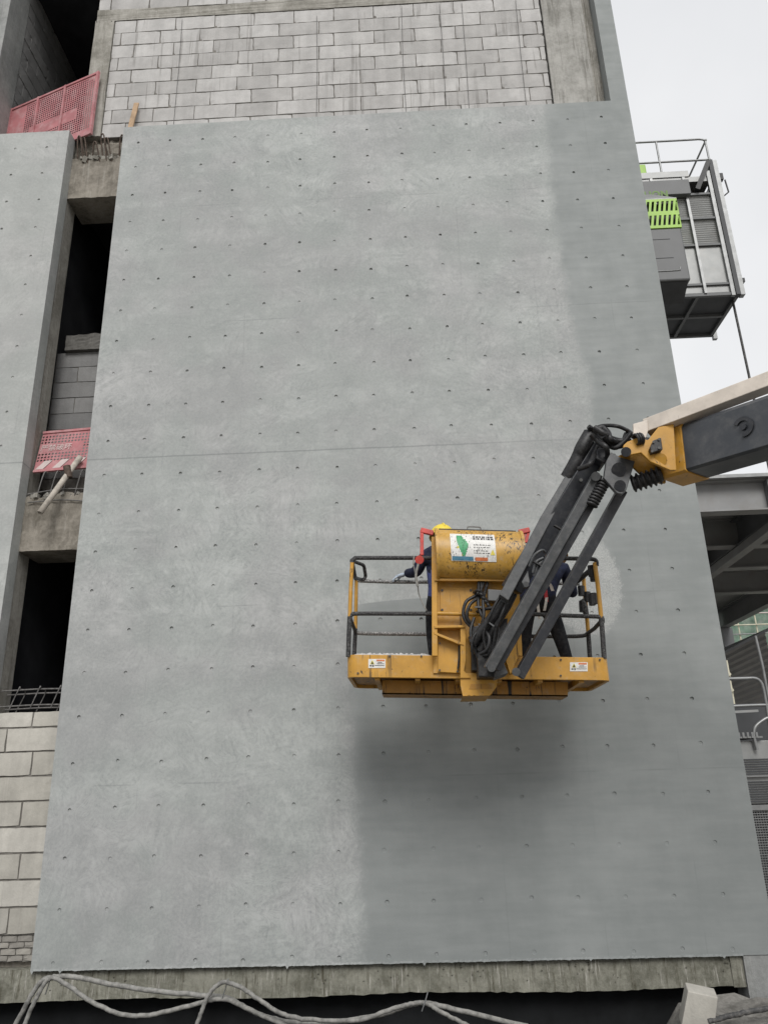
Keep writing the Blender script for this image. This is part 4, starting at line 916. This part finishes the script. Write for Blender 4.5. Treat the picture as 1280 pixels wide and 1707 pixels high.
strap('lanyard', [(893, 990, -1.36), (896, 1008, -1.38), (899, 1032, -1.36)], .026, STRP); strap('harness_strap', [(910, 968, -1.315), (917, 975, -1.30), (921, 985, -1.28)], .03, STRP)

# ------------------------------------------------------------------ construction hoist behind the right edge
HY = 3.75; HDp = 1.4
zd = zz(1030, 210, 3.97)
H = lambda x, y, Y=HY: at(*zd(x, y), Y)
c_br = at(1231, 490, HY); HZ0 = c_br.z; HX1 = c_br.x; HX0 = HX1 - 3.0; HZ1 = HZ0 + 2.75
hst = empty('construction_hoist', (8.6, 4.4, HZ0), 'silver hoist cage with lime green vents hanging beside the facade edge', 'hoist')
def hbar(name, a, b, w=.05, mat=GALV, h=None): return part(name, mat, hst, lambda m: m.bar(a, b, w, h or w))
part('cage_floor', HDRK, hst, lambda m: m.box((HX0, HY, HZ0 + .03), (HX1, HY + HDp, HZ0 + .06)))
for k in range(5):
    x = HX0 + .02 + k * (3.0 - .04) / 4; hbar('floor_beam', (x, HY, HZ0), (x, HY + HDp, HZ0), .06, HGRY)
for y in (HY + .0, HY + HDp / 2, HY + HDp): hbar('floor_beam', (HX0, y, HZ0 + .004), (HX1, y, HZ0 + .004), .06, HGRY)
def corr(m, x0, x1, z0, z1, y, n, amp=.012):
    vs = []
    for i in range(n + 1):
        z = z0 + (z1 - z0) * i / n; o_ = amp if i % 2 else 0
        vs += [(x0, y + o_, z), (x1, y + o_, z)]
    m.add(vs, [(2*i, 2*i + 1, 2*i + 3, 2*i + 2) for i in range(n)])
part('skirt_panel', SILV, hst, lambda m: m.box((HX0, HY + .005, HZ0 + .04), (HX1, HY + .025, HZ0 + .22)))
part('side_panel', SILV, hst, lambda m: m.box((HX0, HY + .012, HZ0 + .25), (HX1 - .12, HY + .03, HZ0 + 1.1)))
part('louvre_panel', SILV, hst, lambda m: corr(m, HX0, HX1 - .12, HZ0 + 1.14, HZ0 + 1.72, HY + .012, 24))
part('louvre_panel', SILV, hst, lambda m: corr(m, HX0, HX1 - .12, HZ0 + 1.76, HZ0 + 2.3, HY + .012, 22))
part('roof', SILV, hst, lambda m: m.box((HX0, HY - .02, HZ1 - .12), (HX1 - .1, HY + HDp, HZ1)))
part('rear_panel', SILV, hst, lambda m: m.box((HX0, HY + HDp - .03, HZ0 + .06), (HX1, HY + HDp, HZ1 - .12)))
for z in (.23, 1.12, 1.74, 2.32): hbar('cage_rail', (HX0, HY - .01, HZ0 + z), (HX1, HY - .01, HZ0 + z), .045, HGRY)
for x in (HX1 - .62, HX1 - 1.25, HX0 + .05): hbar('cage_post', (x, HY - .03, HZ0 + .02), (x, HY - .03, HZ1 - .02), .05, GALV)
hbar('cage_post', (HX1 - .12, HY - .02, HZ0 - .05), (HX1 - .12, HY - .02, HZ1 + .1), .07, GALV); hbar('door_channel', (HX1 - .04, HY - .02, HZ0 - .05), (HX1 - .04, HY - .02, HZ1 + .35), .08, HDRK, .12); hbar('door_channel', (HX1 + .05, HY - .0, HZ0 - .05), (HX1 + .05, HY, HZ1 + .35), .08, GALV, .12)
hbar('door_channel', (HX1 + .05, HY + HDp, HZ0 - .1), (HX1 + .05, HY + HDp, HZ1 + .3), .08, GALV)
part('end_door', SILV, hst, lambda m: corr(m, 0, 1, 0, 1, 0, 2) if 0 else m.box((HX1 + .0, HY + .1, HZ0 + .06), (HX1 + .03, HY + HDp - .1, HZ1)))
part('door_latch', BLKM2, hst, lambda m: m.box((HX1 + .09, HY - .03, HZ0 + .25), (HX1 + .15, HY + .06, HZ0 + .33)))
part('door_hinge', BLKM2, hst, lambda m: (m.box((HX1 + .09, HY - .03, HZ1 - .1), (HX1 + .17, HY + .06, HZ1 + .05)), m.tube([(HX1 + .1, HY, HZ1 - .5), (HX1 + .22, HY, HZ1 - .4), (HX1 + .2, HY, HZ1 - .1)], .015, 6)))
# roof railing
rz = HZ1
for z in (.42, .95):
    part('roof_rail', GALV, hst, lambda m: m.tube(smooth([(HX0, HY, rz + z), (HX1 - .5, HY, rz + z), (HX1 - .12, HY, rz + z), (HX1 - .03, HY, rz + z - .05 * (z > .5)), (HX1, HY + .12, rz + z - .02), (HX1, HY + HDp, rz + z)], 5), .02, 8))
for x in (HX1 - .02, HX1 - 1.0, HX0 + .1): part('roof_rail_post', GALV, hst, lambda m: m.tube([(x, HY, rz - .1), (x, HY, rz + .93)], .02, 8))
part('roof_rail_post', GALV, hst, lambda m: m.tube([(HX1 - .02, HY + HDp, rz), (HX1 - .02, HY + HDp, rz + .95)], .02, 8))
hbar('kick_plate', (HX0, HY - .03, rz + .07), (HX1 - .5, HY - .03, rz + .07), .02, SILV, .14)
hbar('door_counterweight_arm', H(520, 425, HY - .06), H(592, 240, HY - .06), .09, BLKM2)
# drive cover, lettering, green vent and operator cabin
cvx = H(460, 440).x
part('drive_cover', HGRY, hst, lambda m: m.box((HX0, HY - .14, H(300, 488).z), (cvx, HY - .032, H(300, 393).z)), .01)
cu = bpy.data.curves.new('lettering', 'FONT'); cu.body = 'LION'; cu.size = .19; cu.space_character = 1.08; cu.offset = .008; tmp = bpy.data.objects.new('tmp', cu); col.objects.link(tmp)
bpy.context.view_layer.update(); me = bpy.data.meshes.new_from_object(tmp.evaluated_get(bpy.context.evaluated_depsgraph_get())); bpy.data.objects.remove(tmp)
o = bpy.data.objects.new('lettering', me); me.materials.clear(); me.materials.append(GRND); col.objects.link(o)
lp = H(172, 472, HY - .144); o.matrix_basis = M4.Translation(lp) @ M4.Rotation(R(90), 4, 'X'); attach(o, hst)
CYF = HY - .62
gz1, gz0 = at(*zd(390, 478), CYF).z, at(*zd(415, 668), CYF).z; gx1 = at(*zd(400, 560), CYF).x; gx0 = gx1 - 1.5
def vent(m):
    # sheet with two rows of slanted slots cut right through
    rows = [(gz0, gz0 + .06), None, None, (gz1 - .05, gz1)]
    pitch = .088; n = int((gx1 - gx0) / pitch); pitch = (gx1 - gx0) / n; hh = (gz1 - gz0 - .11 - .09) / 2
    y = CYF
    m.box((gx0, y, gz0), (gx1, y + .02, gz0 + .06)); m.box((gx0, y, gz1 - .05), (gx1, y + .02, gz1)); m.box((gx0, y, gz0 + .06 + hh), (gx1, y + .02, gz0 + .15 + hh))
    for r_ in range(2):
        zb0 = gz0 + .06 + r_ * (hh + .09)
        for i in range(n + 1):
            x = gx0 + i * pitch; w_ = .022
            m.prism([V((max(gx0, x - w_), y, zb0)), V((min(gx1, x + w_), y, zb0)), V((min(gx1, x + w_ + .045), y, zb0 + hh)), V((max(gx0, min(gx1, x - w_ + .045)), y, zb0 + hh))], (0, .02, 0))
    m.box((gx0, y + .021, gz0), (gx0 + .02, HY - .14, gz1)); m.box((gx1 - .02, y + .021, gz0), (gx1, HY - .03, gz1)); m.box((gx0, y + .021, gz0), (gx1 - .021, HY - .03, gz0 + .02))
part('vent_cover', GRN, hst, vent)
part('vent_back', HDRK, hst, lambda m: m.box((gx0 + .025, CYF + .12, gz0 + .025), (gx1 - .025, HY - .15, gz1 - .01)))
part('vent_top', SILV, hst, lambda m: m.prism([V((gx0, CYF, gz1 + .002)), V((gx1, CYF, gz1 + .002)), V((gx1 - .25, HY - .15, at(*zd(345, 450), HY - .15).z)), V((gx0, HY - .15, at(*zd(345, 450), HY - .15).z))], (0, 0, .015)))
cz0 = at(*zd(430, 1015), CYF).z
cab = part('operator_cabin', HGRY, hst, lambda m: m.box((gx0, CYF + .01, cz0), (gx1 - .01, HY - .035, gz0 - .004)), .03)
for zf in (.78, .42): part('cabin_groove', HDRK, cab, lambda m: m.box((gx0, CYF + .004, cz0 + (gz0 - cz0) * zf), (gx1 - .25, CYF + .012, cz0 + (gz0 - cz0) * zf + .008)))
part('cabin_frame', GALV, cab, lambda m: m.tube(smooth([(gx0, CYF + .004, cz0 + .2), (gx1 - .3, CYF + .004, cz0 + .2), (gx1 - .18, CYF + .004, cz0 + .22), (gx1 - .16, CYF + .004, cz0 + .27)], 4), .009, 6))
part('cabin_step', HDRK, hst, lambda m: m.prism([V((gx0, HY - .04, cz0 - .01)), V((gx0, CYF + .05, cz0 - .01)), V((gx0, HY - .2, cz0 - .22)), V((gx0, HY - .04, cz0 - .22))], (gx1 - gx0 - .05, 0, 0)))
part('motor_housing', GRN, hst, lambda m: m.box((HX0 + .6, HY + .25, rz + .02), (at(*zd(175, 265), HY + .3).x, HY + .7, at(*zd(170, 265), HY + .3).z)), .02)
part('trailing_cable', CABD, hst, lambda m: m.tube([(HX1 - .04, HY + .2, HZ0), (HX1 - .02, HY + .2, HZ0 - 4), (HX1 - .03, HY + .2, .02)], .022, 6))
mast = empty('hoist_mast', (8.0, 5.6, 0), 'lattice hoist mast standing behind the facade edge', 'mast')
for dx in (-.3, .3):
    for dy in (-.3, .3): part('mast_tube', GALV, mast, lambda m: m.tube([(7.9 + dx, 5.75 + dy, 0), (7.9 + dx, 5.75 + dy, 17)], .038, 8))
for k in range(11):
    part('mast_brace', GALV, mast, lambda m: [m.tube([(7.9 + a, 5.75 + b_, k * 1.5 + .1), (7.9 + c, 5.75 + d, k * 1.5 + 1.4)], .02, 6) for a, b_, c, d in ((-.3, -.3, .3, -.3), (-.3, .3, .3, .3), (-.3, -.3, -.3, .3), (.3, -.3, .3, .3))])
part('mast_tie', GALV, mast, lambda m: [m.tube([(7.12, 5.6, z), (7.62, 5.6, z)], .04, 8) for z in (4, 9, 13.5)])
part('cage_roller', GALV, hst, lambda m: [m.tube([(7.9 + dx, HY + HDp - .02, HZ0 + z), (7.9 + dx, 5.42, HZ0 + z)], .05, 8) for dx in (-.3, .3) for z in (.4, 2.2)])

# ------------------------------------------------------------------ steel deck on the right
dk = empty('steel_walkway', (11.5, 10, 0), 'grey steel beam deck raised on columns beside the building', 'steel deck')
ZB, ZT = 6.55, 7.2
def ibeam(name, a, b, w, h, mat=STL, tf=.03):
    a = V(a); b = V(b); z = V((0, 0, 1))
    def f_(m): m.bar(a + z * (h - tf / 2), b + z * (h - tf / 2), w, tf); m.bar(a + z * (tf / 2), b + z * (tf / 2), w, tf); m.bar(a + z * (h / 2), b + z * (h / 2), .02, h - 2 * tf)
    return part(name, mat, dk, f_)
for y in (6.0, 8.5, 10.5, 13.3, 18.6): ibeam('cross_beam', (7.3, y, ZB), (14.5, y, ZB), .30, ZT - ZB)
for x in (11.3, 14.65): ibeam('edge_beam', (x, 5.8, ZB - (.0 if x < 12 else .05)), (x, 19.2, ZB - (.0 if x < 12 else .05)), .3, ZT - ZB - .03, STLD)
part('deck_plate', STL, dk, lambda m: m.box((7.3, 5.75, ZT + .003), (14.9, 19.2, ZT + .08)))
part('kerb_plate', GALV, dk, lambda m: m.box((7.3, 5.70, ZT - .01), (14.9, 5.748, ZT + .06)))
part('stiffener', STLD, dk, lambda m: m.box((10.86, 5.80, ZB + .03), (10.98, 5.985, ZT - .03)))
part('bolt_row', RUST, dk, lambda m: [m.tube([(10.89 + .05 * i, 5.78, ZB + .1 + k * .07), (10.89 + .05 * i, 5.80, ZB + .1 + k * .07)], .013, 6) for i in range(2) for k in range(7)])
pa, pb = atz(1184, 956, 6.44), atz(1280, 884, 6.44)
part('diagonal_brace', STL, dk, lambda m: m.bar(pa + (pa - pb) * .3, pb + (pb - pa) * .3, .22, .18), .01)
for x, y in ((7.6, 8.5), (14.65, 6.2), (7.6, 18.6), (at(1210, 1060, 18.6).x, 18.6)): part('column', STLD, dk, lambda m: m.bar((x, y, .0), (x, y, ZB - .06), .35, .35))
# scaffold, netting, shed beyond
sc_ = empty('scaffold', (15, 22, 0), 'bamboo coloured tube scaffold against green netting', 'scaffold')
BAM = mat_plain('tan_tube', (.55, .52, .40), .6, var=.2, nscale=3)
for i in range(15): part('scaffold_pole', BAM, sc_, lambda m: m.tube([(11 + i * .7, 22, 0), (11 + i * .7, 22, 12)], .03, 6))
for k in range(20): part('scaffold_ledger', (BAM, PNKW, GALV)[k % 3], sc_, lambda m: m.tube([(10.5, 21.92, .9 + k * .42), (21, 21.92, .9 + k * .42 + (k % 3) * .05)], .026, 6))
for i in range(5):
    part('scaffold_brace', PNKW, sc_, lambda m: m.tube([(12 + i * 1.6, 21.8, 3), (14.6 + i * 1.6, 21.8, 6.4)], .04, 6)); part('scaffold_brace', PNKW, sc_, lambda m: m.tube([(14.6 + i * 1.6, 21.75, 3), (12 + i * 1.6, 21.75, 6.4)], .04, 6))
part('safety_net', NET, sc_, lambda m: m.box((10.5, 22.3, 0), (21, 22.33, 9)))
sh = empty('corrugated_shed', (11.5, 14, 0), 'dark corrugated site shed behind the hoist base', 'shed')
def cw(m, x0, x1, z0, z1, y, n):
    corr(m, x0, x1, z0, z1, y, n, .05)
q0, q1 = at(1214, 1086, 12.2), at(1275, 1054, 12.2); sx0 = 10.2; sx1 = q1.x
zs = lambda x: q0.z + (q1.z - q0.z) * (x - q0.x) / (q1.x - q0.x)
def sloped(m):
    n = 64; vs = []
    for i in range(n + 1):
        f = i / n
        vs += [(sx0, 12.2 + (.05 if i % 2 else 0), zs(sx0) * f), (sx1, 12.2 + (.05 if i % 2 else 0), zs(sx1) * f)]
    m.add(vs, [(2*i, 2*i + 1, 2*i + 3, 2*i + 2) for i in range(n)])
part('wall_sheet', CORR, sh, sloped); part('wall_sheet', CORR, sh, lambda m: m.box((sx1 - .06, 12.27, 0), (sx1, 16, zs(sx1) - .1)))
part('roof', STLD, sh, lambda m: m.prism([V((sx0 - .1, 12.0, zs(sx0 - .1))), V((sx1 + .1, 12.0, zs(sx1 + .1))), V((sx1 + .1, 16, zs(sx1 + .1))), V((sx0 - .1, 16, zs(sx0 - .1)))], (0, 0, .07)))
part('back_wall', CORR, sh, lambda m: m.box((sx0, 15.9, 0), (sx1, 15.95, zs(sx0) - .05)))
sf = empty('scaffold_tube', at(1214, 1118, 2.6), 'tan tube with couplers close behind the facade edge', 'scaffold tube')
part('tube', BAM, sf, lambda m: m.tube([V((at(1201, 1052, 2.6).x, 2.6, 3.2)), V((at(1201, 1052, 2.6).x, 2.6, 0))], .02, 6))
for k in range(4): part('coupler', BAM, sf, lambda m: m.tube([V((at(1201, 1052, 2.6).x - .012, 2.54, 3.0 - k * .22)), V((at(1201, 1052, 2.6).x + .012, 2.66, 3.0 - k * .22))], .026, 6))

# ------------------------------------------------------------------ hoist base enclosure, lower right
he = empty('hoist_enclosure', (8.4, 1.8, 0), 'galvanised hoist base enclosure with mesh gate and pipe rails', 'enclosure')
EY = 1.5
e = lambda x, y, Y=EY: at(x, y, Y)
ex0, ex1 = 7.35, 9.6
zt_ = e(1262, 1346).z
part('mesh_frame', GALV, he, lambda m: m.bar((ex0, EY, zt_), (ex1, EY, zt_), .05, .06))
def mesh(m):
    for i in range(76): m.bar((ex0 + i * .03, EY + .01, 0), (ex0 + i * .03, EY + .01, zt_ - .03), .006, .006)
    for k in range(44): m.bar((ex0, EY + .004, .02 + k * (zt_ - .06) / 43), (ex1, EY + .004, .02 + k * (zt_ - .06) / 43), .006, .010)
o = part('wire_mesh', GALV, he, mesh); o['kind'] = 'stuff'
part('mesh_backing', HDRK, he, lambda m: m.box((ex0, EY + .3, 0), (ex1, EY + .32, zt_ - .02)))
zc0, zc1 = zt_ + .04, e(1240, 1235).z
cz_ = (zc1 - zc0)
ub = part('cabinet', SILV, he, lambda m: m.box((ex0, EY + .05, zc0), (ex1 - .9, EY + .5, zc1)), .006)
def grille(m, z0, z1):
    n = int((z1 - z0) / .028)
    for k in range(n): m.box((7.62, EY + .035, z0 + k * .028), (8.12, EY + .049, z0 + k * .028 + .014))
part('vent_grille', HDRK, ub, lambda m: grille(m, zc0 + .02, zc0 + cz_ * .40)); part('vent_grille', HDRK, ub, lambda m: grille(m, zc0 + cz_ * .46, zc0 + cz_ * .74))
part('shelf_rail', GALV, ub, lambda m: m.box((ex0, EY + .0, zc0 + cz_ * .42), (ex1 - .9, EY + .048, zc0 + cz_ * .44)))
zp = e(1240, 1228).z
part('slotted_plate', GALV, he, lambda m: (m.box((ex0, EY - .02, zp - .02), (8.02, EY + .5, zp)), [m.box((7.5 + i * .055, EY - .03, zp - .018), (7.525 + i * .055, EY - .021, zp + .05)) for i in range(9)]))
part('guard_rail', GALV, he, lambda m: m.tube(smooth([e(1205, 1132), e(1240, 1131), e(1258, 1131), e(1267, 1137), e(1272, 1150), e(1279, 1190), e(1283, 1215)], 5), .022, 8))
part('guard_rail', GALV, he, lambda m: m.tube(smooth([e(1205, 1178), e(1250, 1176), e(1285, 1175)], 3), .02, 8))
part('guard_rail', GALV, he, lambda m: m.tube(smooth([e(1283, 1195), e(1272, 1200), e(1258, 1212), e(1256, 1228), e(1261, 1250)], 5), .022, 8))
part('guard_rail', GALV, he, lambda m: m.tube([e(1258, 1060), e(1270, 1110), e(1281, 1170)], .02, 8))
part('foot_bar', SILV, he, lambda m: m.bar(e(1222, 1187), e(1262, 1185), .05, .03))
part('inner_panel', HDRK, he, lambda m: m.box((ex0, EY + .62, 0), (ex1, EY + .66, zp + .45)))
part('tan_post', BAM, he, lambda m: m.tube([(at(1213, 1115, 2.4)), (at(1201, 1052, 2.4))], .03, 6)) if 0 else None

# ------------------------------------------------------------------ cables over the trench, loose block
def cable(pts, label, r, mat):
    P = smooth([at(x, y, Y) for x, y, Y in pts], 10)
    P = [p + V((random.gauss(0, .002), random.gauss(0, .002), random.gauss(0, .002))) for p in P]
    o = part('site_cable', mat, None, lambda m: m.tube(P, r, 8)); tag(o, label, 'cable'); return o
c1 = cable([(20, 1720, -1.0), (48, 1668, -1.0), (70, 1636, -1.0), (90, 1629, -1.0), (130, 1629, -1.0), (180, 1640, -1.0), (260, 1652, -1.0), (340, 1660, -1.0), (380, 1664, -1.0), (430, 1690, -1.0), (490, 1705, -1.0), (560, 1704, -1.0), (640, 1690, -1.0), (700, 1672, -1.0), (760, 1683, -1.0), (880, 1712, -1.0)],
      'thick pale dusty cable looping along the foot of the wall', .021, CAB)
c2 = cable([(36, 1720, -1.06), (58, 1670, -1.06), (80, 1634, -1.06), (100, 1634, -1.06), (150, 1668, -1.06), (200, 1690, -1.06), (250, 1692, -1.06), (310, 1678, -1.06), (370, 1665, -1.06), (420, 1685, -1.06), (480, 1712, -1.06)],
      'pale cable dipping below the first loop against the dark trench', .019, CAB)
c3 = cable([(322, 1725, -1.12), (335, 1690, -1.12), (350, 1655, -1.12), (372, 1638, -1.12), (400, 1645, -1.12), (430, 1665, -1.12), (470, 1690, -1.12), (520, 1700, -1.12), (600, 1700, -1.12), (660, 1680, -1.12), (705, 1672, -1.12), (740, 1690, -1.12), (790, 1715, -1.12)],
      'second loop of cable arching up near the middle of the ledge', .018, CAB)
c4 = cable([(1180, 1702, -.95), (1215, 1694, -.9), (1250, 1686, -.88), (1300, 1678, -.85)], 'dark cable lying on the soil beside the loose block', .022, CABD)
for cc, px, py, Y in ((c1, 80, 1640, -1.0), (c2, 375, 1645, -1.06), (c3, 707, 1668, -1.12)):
    part('tie_wire', GALV, cc, lambda m: m.tube(smooth([at(px - 4, py + 18, Y - .03), at(px + 2, py, Y - .03), at(px + 6, py - 14, Y - .02)], 3), .005, 5))
def lump(m):
    q = [at(1146, 1652, -.95), at(1196, 1663, -.95), at(1190, 1716, -.95), at(1135, 1712, -.95)]; m.prism(q, (.05, .22, .02))
o = part('loose_block', BLKL, None, lump, .008); tag(o, 'pale broken building block standing on the soil at the wall foot', 'block')
